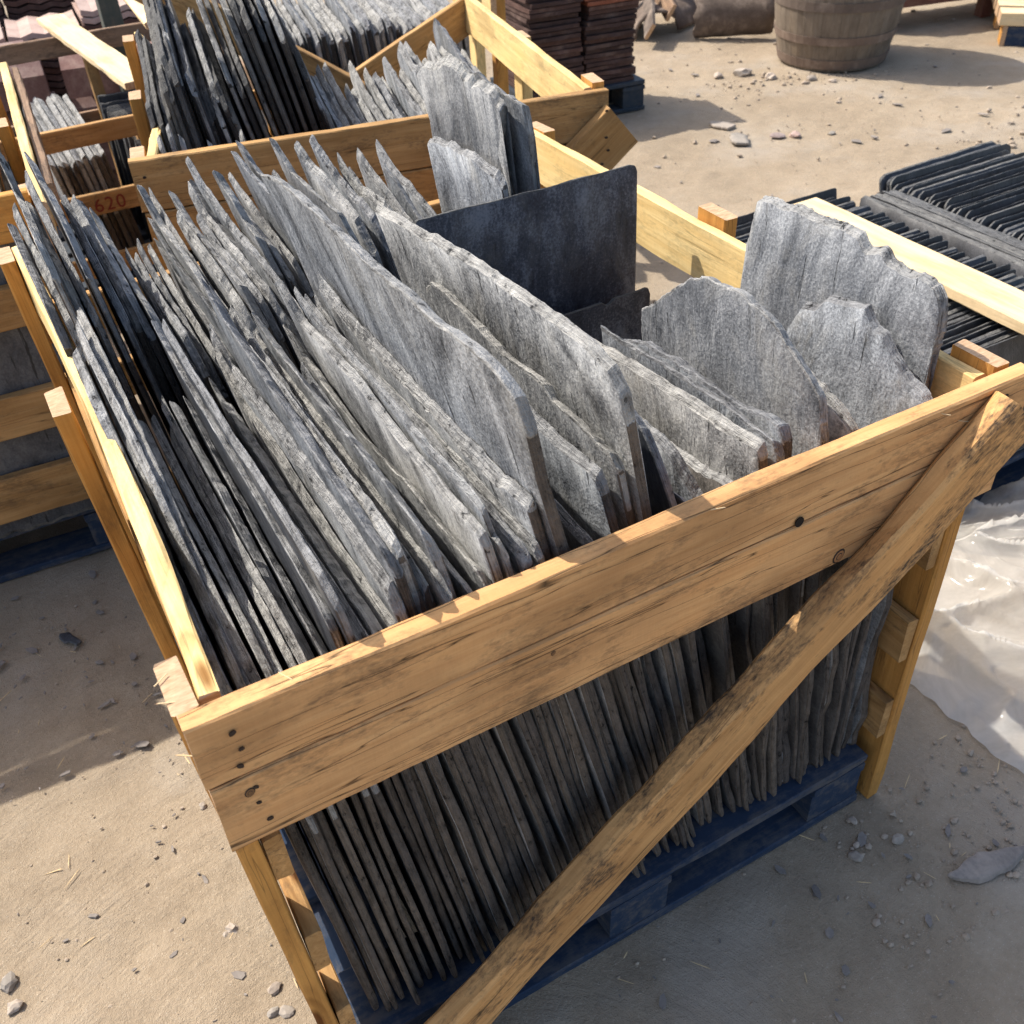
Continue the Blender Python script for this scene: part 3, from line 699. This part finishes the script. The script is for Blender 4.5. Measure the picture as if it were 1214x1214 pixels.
tm = bpy.data.meshes.new_from_object(tmp.evaluated_get(dg)); bpy.data.objects.remove(tmp)
tm.materials.clear(); tm.materials.append(M_STENCIL)
so_ = link('stencil_number', tm, st); so_.matrix_basis = st.matrix_basis.inverted() @ Matrix.Translation((.262, -.0238, .397)) @ FR
tag(so_, 'faded red stencilled number 620')
pallet(ME @ Matrix.Translation((.0, .02, 0)), .95, .78, 'pallet under the low stencilled crate', 'blue pallets', M_BLUE2)
rnd.seed(8)
for i in range(9):
    x = .185+i*.0205; y0 = U(.05, .1); y1 = U(.66, .76); z = .60+U(-.02, .015)
    z = .60+U(-.008, .006); in_crate(ME, [(y0, z-.05), (y0+.12, z-.03), (y1-.05, z), (y1, z-.01)], [(y0, ZF), (y1, ZF)], x+.05, R(7), .0175,
             'pale slate in the low stencilled crate, %s from the left' % ordn(i+1), 'slates in the low crate', 1400+i, [M_SF, M_SE, M_SB], nu=26, nv=6, jag=.003)
for i in range(12):
    y = .08+i*.056; z = .585+U(-.012, .012); x0 = .445+U(-.008, .008); x1 = .72+U(-.01, .01)
    o = link('roofing_slate', slate_mesh([(x0, z-ZF), (x1, z-ZF)], [(x0, 0), (x1, 0)], .026, 1500+i, nu=24, nv=6, jag=.004, mats=[M_DF, M_DE]))
    o.matrix_world = ME @ Matrix.Translation((0, y, ZF)) @ Matrix.Rotation(R(12), 4, 'X') @ Matrix(((0, 1, 0, 0), (-1, 0, 0, 0), (0, 0, 1, 0), (0, 0, 0, 1)))
    tag(o, 'dark slate set crosswise in the low stencilled crate, %s from its front' % ordn(i+1), 'slate', 'crosswise slates in the low crate')
pk = beam('loose_plank', (.475, 3.80, .772), (.575, 2.80, .745), (1, .08, 0), .1, .022, M_PLANK, None, seg=20, jit=.002)
tag(pk, 'pale loose plank lying slantwise across the low crate at upper left', 'plank')
pk2 = beam('loose_plank', (.70, 2.93, .885), (.735, 3.9, .95), (1, 0, .3), .085, .022, M_PLANK, None, seg=16, jit=.002)
tag(pk2, 'pale plank standing up beside the dark slates at upper left', 'plank')
gp = bx('timber_post', .66, .735, 3.78, 3.85, 0, 1.15, M_GREYPOST, None, end=M_GREYPOST)
tag(gp, 'square grey-green painted post at upper left', 'post')

# ---- slates behind the broken board
CG = 'slates in the far crate'
MC = Matrix.Translation((1.00, 2.66, 0)) @ Matrix.Rotation(R(-11), 4, 'Z')
cc = empty('wooden_crate', MC)
tag(cc, 'far crate of pale-topped slates behind the broken board', 'crate', 'timber slate crates')
for x0 in (-.02, .72):
    for y0 in (.0, .8): bx('post', x0, x0+.04, y0, y0+.05, 0, .97 if x0 > 0 else .72, M_POST, cc)
for z in (.2, .4): bx('front_board', -.02, .76, -.022, -.002, z, z+.08, M_SLAT, cc); bx('back_board', -.02, .76, .852, .872, z, z+.08, M_SLAT, cc)
for z in (.2, .42, .58): bx('side_slat', -.042, -.022, 0, .85, z, z+.08, M_SLAT, cc)
for z in (.2, .44, .78): bx('side_slat', .698, .718, -.04, .85, z, z+.1, M_RAIL, cc)
pallet(MC @ Matrix.Translation((-.02, .01, 0)), .76, .84, 'pallet under the far crate of pale-topped slates', 'blue pallets')
x = .03; n = 0
while x < .66:
    n += 1; z = .845+U(-.02, .02)-.03*x; y0 = U(.02, .05); y1 = U(.5, .6)
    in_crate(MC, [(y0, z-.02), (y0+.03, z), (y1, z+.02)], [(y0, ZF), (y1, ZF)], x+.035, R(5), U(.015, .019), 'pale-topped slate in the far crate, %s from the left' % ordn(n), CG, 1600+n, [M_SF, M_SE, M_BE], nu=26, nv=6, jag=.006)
    x += U(.021, .027)

# ================================================================== TILE STACKS
def tile_mesh(w, d, t, seed, wave=0., mat=None):
    V = []; F = []; nx_ = 12; ny = 4
    for s in (1, -1):
        for i in range(nx_+1):
            for j in range(ny+1):
                x = (i/nx_-.5)*w; y = (j/ny-.5)*d
                e = .004*nz(x*14+seed, y*14, s)+.003*nz(x*50+seed, y*50)
                zz = wave*math.cos(i/nx_*math.pi*6)+.003*nz(x*6+seed, y*6)
                V.append((x+(e if i in (0, nx_) else 0), y+(e if j in (0, ny) else 0), zz+s*t/2))
    N = (nx_+1)*(ny+1); q = lambda i, j: i*(ny+1)+j
    for i in range(nx_):
        for j in range(ny):
            a, b, c, d_ = q(i, j), q(i+1, j), q(i+1, j+1), q(i, j+1)
            F += [(a, b, c, d_), (N+d_, N+c, N+b, N+a)]
    lp = [q(i, 0) for i in range(nx_+1)]+[q(nx_, j) for j in range(1, ny+1)]+[q(i, ny) for i in range(nx_-1, -1, -1)]+[q(0, j) for j in range(ny-1, 0, -1)]
    for k in range(len(lp)):
        a, b = lp[k], lp[(k+1) % len(lp)]; F.append((a, N+a, N+b, b))
    return mesh('tile', V, F, mat)
rnd.seed(21)
MS = Matrix.Translation((3.03, 3.56, 0)) @ Matrix.Rotation(R(-6), 4, 'Z')
protos = [tile_mesh(.265, .38, .017, i*3.1, 0, M_BROWN) for i in range(4)]
redp = tile_mesh(.265, .38, .017, 33., 0, M_RED)
for c, (xc, top, nm) in enumerate(((-.135, .70, 'right'), (-.43, .66, 'left'))):
    z = .152; n = 0
    while z < top:
        n += 1; isred = (c == 0 and z > .50)
        o = link('roof_tile', redp if isred else rnd.choice(protos))
        o.matrix_world = MS @ Matrix.Translation((xc+U(-.010, .010), .2+U(-.014, .014), z)) @ Matrix.Rotation(U(-.04, .04), 4, 'Z') @ Matrix.Rotation(U(-.012, .012), 4, 'Y')
        tag(o, ('orange-red' if isred else 'dark brown')+' flat roof tile in the %s column of the tile stack, %s from the bottom' % (nm, ordn(n)), 'roof tile', 'stacked roof tiles')
        z += U(.0195, .0235)
ps = pallet(MS @ Matrix.Translation((-.60, -.02, -.001)), .64, .46, 'dark worn pallet under the stack of brown roof tiles', 'blue pallets', M_BLUE2)

# back left: interlocking tiles
rnd.seed(4)
wv = [tile_mesh(.30, .36, .022, 60+i, .006, M_PINK) for i in range(2)]
wd_ = [tile_mesh(.30, .36, .022, 70+i, .006, M_BROWN) for i in range(2)]
for c in range(4):
    base = empty; x = .20+c*.315; y = 4.62-.02*c; n = 0; z = .012; top = (.60, .60, .655, .66)[c]
    while z < top:
        n += 1; last = z > top-.06
        o = link('roof_tile', rnd.choice(wv if last else wd_))  # topmost tiles in pale pink: sunlight on the tops put into the colour
        o.matrix_world = Matrix.Translation((x+U(-.006, .006), y+U(-.01, .01), z)) @ Matrix.Rotation(R(-5)+U(-.02, .02), 4, 'Z')
        tag(o, 'ribbed roof tile in far left stack, column %s from the left, %s from the bottom' % (ordn(c+1), ordn(n)), 'roof tile', 'ribbed tiles stacked at far left')
        z += .029
    x = .26+c*.315; y = 5.05; z = .012; n = 0
    while z < .72:
        n += 1; o = link('roof_tile', rnd.choice(wd_))
        o.matrix_world = Matrix.Translation((x+U(-.006, .006), y, z)) @ Matrix.Rotation(R(-5)+U(-.02, .02), 4, 'Z')
        tag(o, 'dark ribbed roof tile in the rearmost left stack, column %s from the left, %s from the bottom' % (ordn(c+1), ordn(n)), 'roof tile', 'ribbed tiles stacked at far left')
        z += .029
# red ridge blocks in front of them, hollow wedge-shaped tiles
def ridge(name, L, w, h, t, mat):
    pr = [(-w/2, 0), (-w/2+.01, h*.72), (-w*.2, h), (w*.2, h), (w/2-.01, h*.72), (w/2, 0), (w/2-t, 0), (w/2-t-.008, h*.68), (w*.17, h-t), (-w*.17, h-t), (-w/2+t+.008, h*.68), (-w/2+t, 0)]
    V = []; F = []; S = 6
    for i in range(S+1):
        x = (i/S-.5)*L
        for j, (y, z) in enumerate(pr): V.append((x+(.006*nz(j*1.7, i, L) if i in (0, S) else 0), y+.002*nz(x*9, j), z+.002*nz(x*8, j, 3)))
    for i in range(S):
        for j in range(12): k = (j+1) % 12; F.append((i*12+j, i*12+k, (i+1)*12+k, (i+1)*12+j))
    for b, f in ((0, 0), (S*12, 1)):
        for j in range(6):
            if j == 5: continue
            q = (b+j, b+j+1, b+10-j, b+11-j); F.append(q if f else q[::-1])
    return mesh(name, V, F, mat)
M_RR = clay('dusty_red_brick', (.15, .085, .075), (.29, .19, .165), .4)
rm = ridge('ridge', .44, .25, .15, .022, M_RR)
for i, (x, y, rz) in enumerate(((.20, 4.02, -4), (.70, 3.98, -10), (.17, 4.30, -3))):
    for l in range(4):
        o = link('ridge_tile', rm); o.matrix_world = Matrix.Translation((x+U(-.01, .01), y, .0+l*.152)) @ Matrix.Rotation(R(rz)+U(-.03, .03), 4, 'Z')
        tag(o, 'dusty red ridge tile in the %s stack at far left, %s from the ground' % (('nearest', 'right-hand', 'rear')[i], ordn(l+1)), 'ridge tile', 'red ridge tiles at far left')

# ================================================================== BARREL
bar = empty('barrel', Matrix.Translation((4.40, 3.63, 0)))
tag(bar, 'weathered brown oak barrel standing on the sunlit earth', 'barrel')
def brad(z): s = (z-.45)/.45; return .345-.06*s*s
NS = 22
sp = []
for s in range(NS):
    V = []; F = []; a0 = s/NS*2*math.pi; a1 = (s+1)/NS*2*math.pi; g = .0012
    zs = [i/14*.9 for i in range(15)]
    for z in zs:
        for k, a in enumerate((a0+g, (a0+a1)/2, a1-g)):
            r = brad(z)-(.0016 if k != 1 else 0)+.0015*nz(s*3.3, z*4)
            V.append((math.cos(a)*r, math.sin(a)*r, z)); V.append((math.cos(a)*(r-.024), math.sin(a)*(r-.024), z))
    for i in range(14):
        b = i*6
        F += [(b, b+2, b+8, b+6), (b+2, b+4, b+10, b+8), (b+1, b+7, b+9, b+3), (b+3, b+9, b+11, b+5), (b, b+6, b+7, b+1), (b+4, b+5, b+11, b+10)]
    F += [(0, 1, 3, 2), (2, 3, 5, 4), (84, 86, 87, 85), (86, 88, 89, 87)]
    # grain runs up the stave: rotate the object so local x is up
    Rm = Matrix.Rotation(R(-90), 4, 'Y'); V2 = [tuple(Rm.inverted() @ Vector(v)) for v in V]
    o = link('stave', mesh('stave', V2, F, M_OAK), bar); o.matrix_basis = Rm
for z0, z1 in ((.012, .058), (.135, .175), (.30, .345), (.555, .60), (.725, .765), (.84, .885)):
    V = []; F = []; N = 44
    for i in range(N):
        a = i/N*2*math.pi
        for z, dr in ((z0, .001), (z0, .0045), (z1, .0045), (z1, .001)):
            r = brad(z)+dr; V.append((math.cos(a)*r, math.sin(a)*r, z))
    for i in range(N):
        k = (i+1) % N
        for j in range(4): l = (j+1) % 4; F.append((i*4+j, k*4+j, k*4+l, i*4+l))
    link('hoop', mesh('hoop', V, F, M_IRON), bar)
hd = [(math.cos(i/24*2*math.pi)*.268, math.sin(i/24*2*math.pi)*.268, z) for z in (.84, .862) for i in range(24)]
link('barrel_head', mesh('barrel_head', hd, [tuple(range(23, -1, -1)), tuple(range(24, 48))]+[(i, (i+1) % 24, 24+(i+1) % 24, 24+i) for i in range(24)], M_OAK), bar)

# ================================================================== SCRAP RIDGE TILES BEHIND
def half_pipe(L, r, t, span, seed, taper=.85):
    V = []; F = []; na = 14; nl = 8
    for s in (0, 1):
        for i in range(nl+1):
            x = (i/nl-.5)*L; rr = (r-s*t)*(1-(1-taper)*i/nl)
            for j in range(na+1):
                a = (j/na-.5)*span; e = 1+.03*nz(x*12+seed, a*2)
                V.append((x+(.02*nz(a*3+seed, i) if i in (0, nl) else 0), math.sin(a)*rr*e, math.cos(a)*rr*e))
    N = (nl+1)*(na+1); q = lambda i, j: i*(na+1)+j
    for i in range(nl):
        for j in range(na):
            F += [(q(i, j), q(i+1, j), q(i+1, j+1), q(i, j+1)), (N+q(i, j+1), N+q(i+1, j+1), N+q(i+1, j), N+q(i, j))]
    lp = [q(i, 0) for i in range(nl+1)]+[q(nl, j) for j in range(1, na+1)]+[q(i, na) for i in range(nl-1, -1, -1)]+[q(0, j) for j in range(na-1, 0, -1)]
    for k in range(len(lp)): a, b = lp[k], lp[(k+1) % len(lp)]; F.append((a, N+a, N+b, b))
    return mesh('half_pipe', V, F, M_SCRAP, smooth=True)
scr = [((4.30, 4.36, .005), -38, 74, .46, 'curved ridge tile lying on its edge beside the barrel'),
       ((4.62, 4.52, .03), -30, 60, .42, 'ridge tile heap, piece right behind the barrel'),
       ((4.20, 4.78, .02), 20, 20, .40, 'curved ridge tile tipped up at the back of the scrap heap'),
       ((3.98, 4.72, .015), 62, -25, .40, 'pale broken ridge tile at the left of the scrap heap'),
       ((4.40, 4.92, .10), -15, 35, .45, 'ridge tile resting on top of the scrap heap'),
       ((3.80, 4.95, .02), 80, 10, .40, 'ridge tile lying flat at the far left of the scrap heap')]
for i, (p, rz, rx, L, lab) in enumerate(scr):
    o = link('ridge_tile', half_pipe(L, .15, .018, 2.3, i*9.))
    o.matrix_world = Matrix.Translation(p) @ Matrix.Rotation(R(rz), 4, 'Z') @ Matrix.Rotation(R(rx), 4, 'X')
    zmin = min((o.matrix_world @ v.co).z for v in o.data.vertices); o.location.z += p[2]-zmin-.006
    tag(o, lab, 'ridge tile', 'scrap ridge tiles')
for i, (p, d, L) in enumerate((((3.84, 4.58, .14), (.5, .75, .25), .40), ((4.05, 4.86, .2), (.8, -.3, .15), .5), ((4.0, 4.66, .18), (.35, .9, .2), .36))):
    p = Vector(p); d = Vector(d).normalized()*L
    o = beam('broken_plank', p-d/2, p+d/2, (.3, -.3, .8), .1, .022, M_OLD if i else M_SCRAP, None, seg=8)
    tag(o, ('broken board leaning at the left of the scrap heap', 'dark board lying across the scrap heap', 'board end poking from the middle of the scrap heap')[i], 'board')

# red-brown trough on feet, top right
tr = empty('trough', Matrix.Translation((5.45, 3.72, 0)) @ Matrix.Rotation(R(-12.6), 4, 'Z')); tag(tr, 'red-brown painted box on short legs behind the barrel', 'box')
M_TR = paint('red_brown_paint', (.13, .045, .03), .4)
for nm, a in (('side_panel', (-.5, .9, -.02, 0, .12, .42)), ('side_panel', (-.5, .9, .4, .42, .12, .42)), ('end_panel', (-.52, -.501, -.02, .42, .12, .42)), ('end_panel', (.901, .92, -.02, .42, .12, .42)), ('bottom_panel', (-.5, .9, .001, .399, .121, .14))):
    bx(nm, *a, M_TR, tr, end=M_TR)
for x0, y0 in ((-.5, .0), (-.5, .33), (.2, .0), (.83, .0), (.83, .33)): bx('leg', x0, x0+.07, y0+.002, y0+.07, 0, .119, M_TR, tr, seg=4, end=M_TR)
# pallet with timbers at the right edge
MT = Matrix.Translation((5.24, 3.20, 0)) @ Matrix.Rotation(R(-46), 4, 'Z')
tp = empty('pallet', MT); tag(tp, 'pallet with pale deck boards and blue blocks at the upper right edge', 'pallet', 'blue pallets')
for y0 in (.0, .18, .36, .54, .72): bx('deck_board', -.03, 1.1, y0, y0+.13, .105, .17, M_PLANK, tp)
for x0 in (.0, .47, .95):
    for y0 in (.0, .36, .72): bx('block', x0+.022, x0+.14, y0+.004, y0+.12, .0, .102, M_BLUE2 if 0 else M_BLUE, tp, seg=4, end=M_BLUE); bx('block_facing', x0-.004, x0+.02, y0+.004, y0+.12, .0, .103, M_POST, tp, seg=4)

# ================================================================== BLACK SLATES ON THE RIGHT
FP = pallet(Matrix.Translation((1.72, .47, 0)), 1.26, .96, 'pallet under the rows of black slates on the right', 'blue pallets')
rnd.seed(31)
QM = Matrix(((0, 1, 0, 0), (-1, 0, 0, 0), (0, 0, 1, 0), (0, 0, 0, 1)))
def rect(w, h, r=.012): return [(0, h-r), (r*.3, h-r*.3), (r, h), (w-r, h), (w-r*.3, h-r*.3), (w, h-r)], [(0, 0), (w, 0)]
def row(x0, w, y0, y1, h, lean, dy, lab, grp, sd, r, jx, zb=.146, hj=.012):
    meshes = [slate_mesh(*rect(w, h+U(-.008, .008), r), .0088, sd+i, nu=30, nv=7, jag=.0010, wav=.0005, mats=[M_KF, M_KE], bev=.003) for i in range(7)]
    y = y0; n = 0
    while y < y1:
        n += 1; o = link('roofing_slate', rnd.choice(meshes))
        o.matrix_world = Matrix.Translation((x0+U(-jx, jx), y, zb+U(-.001, hj))) @ Matrix.Rotation(U(-.012, .012), 4, 'Z') @ Matrix.Rotation(-lean+U(-.012, .012), 4, 'X') @ QM
        tag(o, lab % ordn(n), 'slate', grp); y += dy*U(.85, 1.2)
row(1.735, .505, .475, 1.385, .305, R(14), .0178, 'black slate in the left row of the right-hand pallet, %s from its front', 'black slates, left row', 2000, .008, .02)
row(2.43, .52, .62, 1.36, .295, R(14), .0185, 'black rounded slate in the right row of the right-hand pallet, %s from its front', 'black slates, right row', 2100, .02, .010, hj=.015)
ms = [slate_mesh(*rect(.60, .295, .01), .0125, 2200+i, nu=30, nv=7, jag=.0012, wav=.0005, mats=[M_KF, M_KE], bev=.003) for i in range(3)]
for i in range(8):
    o = link('roofing_slate', ms[i % 3]); o.matrix_world = Matrix.Translation((2.285+i*.0155, .74+U(-.01, .01), .147+U(0, .006))) @ Matrix.Rotation(U(-.006, .006), 4, 'Z')
    tag(o, 'dark slate in the lengthwise bundle between the black rows, %s from the left' % ordn(i+1), 'slate', 'lengthwise slate bundle')
pl = beam('loose_plank', (2.02, .36, .476), (2.035, 1.345, .472), (1, 0, 0), .122, .03, M_PLANK, None, seg=26, jit=.0016)
tag(pl, 'long pale plank resting on the black slates on the right', 'plank')
bt = bx('batten', 1.46, 1.50, 1.02, 1.10, .60, .64, M_RAIL, None, seg=4)
bt.matrix_world = Matrix.Translation((2.33, 1.47, .17)) @ Matrix.Rotation(R(-8), 4, 'Z') @ Matrix.Diagonal((1.2, 1, 1, 1))
tag(bt, 'short pale batten end behind the left row of black slates', 'batten')
bt.location.z = .018
def film():
    V = []; F = []; nu, nv = 170, 130
    for i in range(nu+1):
        for j in range(nv+1):
            s_, t = i/nu, j/nv
            y = .50-.95*t; xl = 1.35+.02*nz(y*7, 3)+.012*nz(y*25, 1)+.10*max(0, -y-.02); x = xl+s_**1.25*1.5
            e = min(1, (x-xl)*9)*min(1, t*14+.15)                     # lies flat at its edges
            r1 = 1-abs(nz(x*2.3+y*1.5, y*1.9-x*.6, 1.7))*2.2; r2 = 1-abs(nz(x*5.5+y*4, y*4.5-x*2, 5.1))*2.4; r3 = 1-abs(nz(x*14+y*8, y*12-x*5, 2.2))*2.4
            hump = .13*math.exp(-((x-1.75)/.35)**2-((y-.22)/.22)**2)+.07*math.exp(-((x-2.1)/.3)**2-((y+.1)/.2)**2)
            z = e*(hump+.055*max(0, r1)**4+.036*max(0, r2)**4+.014*max(0, r3)**4)
            V.append((x+.01*nz(x*9, y*9, 8), y+.01*nz(x*9, y*9, 3), .004+z+.003*nz(x*40, y*40)**2))
    for i in range(nu):
        for j in range(nv): a = i*(nv+1)+j; F.append((a, a+1, a+nv+2, a+nv+1))
    o = link('plastic_sheet', mesh('plastic_sheet', V, F, M_FILM, smooth=True))
    tag(o, 'crumpled milky plastic sheet lying on the ground right of the front crate', 'plastic sheet')
film()

# ================================================================== LOOSE STONES AND GRAVEL
rnd.seed(90)
def stone(p, r, lab, flat=.6, mat=None, cat='stone', grp='loose stones'):
    o = link('stone', stone_mesh(r, U(0, 90), flat, mat)); o.location = (p[0], p[1], r*flat*.45-.004); o.rotation_euler = (0, 0, U(0, 6))
    tag(o, lab, cat, grp)
def shard(T, B, p, rz, lab, th=.008, mats=None, tilt=.03):
    o = link('slate_shard', slate_mesh(T, B, th, U(1, 99), nu=30, nv=8, jag=.004, wav=.0008, bev=.003, mats=mats or [M_FLAKE, M_FLAKE]))
    o.matrix_world = Matrix.Translation((p[0], p[1], th*.5+.001)) @ Matrix.Rotation(rz, 4, 'Z') @ Matrix.Rotation(R(90)+tilt, 4, 'Y')
    tag(o, lab, 'slate shard', 'slate shards on the ground')
stone((-.403, .477), .017, 'pale flat stone at the lower left picture edge', .5)
stone((-.40, .43), .014, 'smaller pale stone at the lower left picture edge below the flat one', .5)
stone((-.045, .375), .012, 'small grey stone left of the crate foot')
stone((-.058, .37), .007, 'tiny stone touching the small grey stone left of the crate foot')
stone((-.020, .65), .008, 'small pale stone beside the left side of the front crate')
stone((-.016, .235), .012, 'rounded stone close to the foot of the left front post')
stone((-.03, .20), .010, 'angular stone by the left front post, nearer the camera')
stone((-.012, .19), .013, 'flat pale stone by the left front post foot', .35)
stone((.971, -.077), .013, 'grey stone on the shaded ground in front of the right post', .5)
stone((.988, -.06), .007, 'small stone against the grey stone in front of the right post')
stone((1.02, -.02), .009, 'lump of earth at the foot of the right front post')
stone((1.06, -.09), .012, 'oblong stone left of the large slate shard')
stone((3.83, 3.69), .05, 'earth lump left of the barrel', .5); stone((3.9, 3.55), .035, 'darker stone left of the barrel, nearer the camera', .5)
stone((4.05, 3.40), .03, 'stone at the foot of the barrel', .5); stone((3.70, 3.74), .03, 'stone farthest left of the barrel', .5)
stone((4.10, 3.30), .022, 'small stone in front of the barrel', .5)
stone((3.33, 2.84), .035, 'reddish broken tile lump on the sunlit earth', .3, M_PINK); stone((3.40, 2.80), .032, 'grey-pink lump beside the reddish one on the sunlit earth', .4, M_PINK)
stone((3.55, 2.72), .018, 'small stone right of the reddish lumps', .4)
stone((2.55, 1.45), .022, 'white stone beyond the black slates', .5); stone((2.62, 1.42), .03, 'pale flat stone beyond the black slates', .4)
stone((4.3, 2.1), .028, 'grey stone at the right picture edge on sunlit earth')
shard([(-.07, .006), (-.035, .026), (.04, .024), (.08, .008)], [(-.075, -.006), (-.02, -.022), (.05, -.014), (.085, .0)], (1.15, -.205), R(-98), 'large grey slate shard lying at lower right')
shard([(-.06, .04), (.02, .05), (.07, .02)], [(-.05, -.03), (.02, -.035), (.06, -.01)], (3.20, 3.09), R(20), 'pale slate shard at the tip of the tile stack shadow', .012, [M_STONE, M_STONE, M_STONE])
shard([(-.07, .03), (.03, .05), (.08, .01)], [(-.06, -.03), (.0, -.05), (.07, -.02)], (3.15, 2.90), R(-25), 'pale slate shard left of the reddish lumps', .012, [M_STONE, M_STONE, M_STONE])
shard([(-.03, .012), (.02, .015), (.035, .0)], [(-.03, -.01), (.02, -.012), (.03, -.004)], (-.16, 1.25), R(30), 'thin slate shard on the shaded ground left of the front crate', .006, [M_DF, M_DE])
# crumbs of earth and grit, uncountable
V = []; F = []
ico = [(0, 0, 1), (.89, 0, .45), (.28, .85, .45), (-.72, .53, .45), (-.72, -.53, .45), (.28, -.85, .45), (.72, .53, -.45), (-.28, .85, -.45), (-.89, 0, -.45), (-.28, -.85, -.45), (.72, -.53, -.45), (0, 0, -1)]
icf = [(0, 1, 2), (0, 2, 3), (0, 3, 4), (0, 4, 5), (0, 5, 1), (1, 6, 2), (2, 7, 3), (3, 8, 4), (4, 9, 5), (5, 10, 1), (6, 7, 2), (7, 8, 3), (8, 9, 4), (9, 10, 5), (10, 6, 1), (11, 7, 6), (11, 8, 7), (11, 9, 8), (11, 10, 9), (11, 6, 10)]
def crumb(x, y, r):
    b = len(V); c, s = math.cos(x*97), math.sin(x*97)
    for a, q, z in ico:
        k = r*U(.65, 1.25); V.append((x+(a*c-q*s)*k, y+(a*s+q*c)*k*.8, z*k*.6+r*.15-.004))
    F.extend(tuple(b+i for i in f) for f in icf)
for i in range(600): crumb(U(-.6, .06), U(-.1, 1.6), .0012+.004*rnd.random()**5)
for i in range(800): crumb(U(.1, 1.7), U(-.5, .05), .0012+.005*rnd.random()**5)
for i in range(350): crumb(U(.9, 1.4), U(-.28, .06), .0015+.008*rnd.random()**4)
for i in range(900): crumb(U(1.6, 5.6), U(1.1, 4.8), .003+.014*rnd.random()**5)
for i in range(150): crumb(4.0+rnd.gauss(0, .28), 3.45+rnd.gauss(0, .14), .004+.017*rnd.random()**4)
for i in range(260): a = U(0, 1); crumb(2.9+a*2.2+rnd.gauss(0, .08), 1.9+a*.55+rnd.gauss(0, .09), .004+.016*rnd.random()**3)
tag(link('gravel', mesh('gravel', V, F, M_CRUMB)), 'scattered grit and crumbs of earth over the yard', 'gravel', None, 'stuff')
# flakes of slate and splinters of timber trodden into the dirt, uncountable
V = []; F = []
def flake(x, y, l, w_, t, a):
    b = len(V); n_ = 6; c, s_ = math.cos(a), math.sin(a); tl = U(-.12, .12)
    for z in (0, t):
        for i in range(n_):
            q = i/n_*2*math.pi; u, v = math.cos(q)*l*U(.6, 1.2), math.sin(q)*w_*U(.5, 1.2)
            V.append((x+u*c-v*s_, y+u*s_+v*c, z-.001+tl*u))
    F.append(tuple(b+n_+i for i in range(n_))); F.extend((b+i, b+(i+1) % n_, b+n_+(i+1) % n_, b+n_+i) for i in range(n_))
rnd.seed(55)
for i in range(60): l = .003+.014*rnd.random()**2.5; flake(U(-.5, .03), U(.1, 1.5), l, l*U(.3, .7), U(.001, .003), U(0, 6))
for i in range(60): l = .004+.018*rnd.random()**2.5; flake(U(-.4, -.02), U(.85, 1.5), l, l*U(.3, .7), U(.001, .003), U(0, 6))
for i in range(60): l = .003+.013*rnd.random()**2.5; flake(U(.2, 1.5), U(-.35, .0), l, l*U(.3, .7), U(.001, .003), U(0, 6))
for i in range(80): l = .006+.03*rnd.random()**3; flake(U(1.7, 5.2), U(1.5, 4.3), l, l*U(.4, .8), U(.002, .006), U(0, 6))
tag(link('slate_flakes', mesh('slate_flakes', V, F, M_FLAKE)), 'small slate flakes trodden into the earth', 'slate flakes', None, 'stuff')
V = []; F = []
for i in range(26): l = U(.006, .022); flake(U(-.4, .05), U(.0, 1.3), l, U(.0005, .0011), U(.0006, .0014), U(0, 6))
for i in range(18): l = U(.006, .022); flake(U(.2, 1.4), U(-.3, .03), l, U(.0005, .0011), U(.0006, .0014), U(0, 6))
tag(link('wood_splinters', mesh('wood_splinters', V, F, M_SPL)), 'thin pale wood splinters strewn round the crate', 'wood splinters', None, 'stuff')
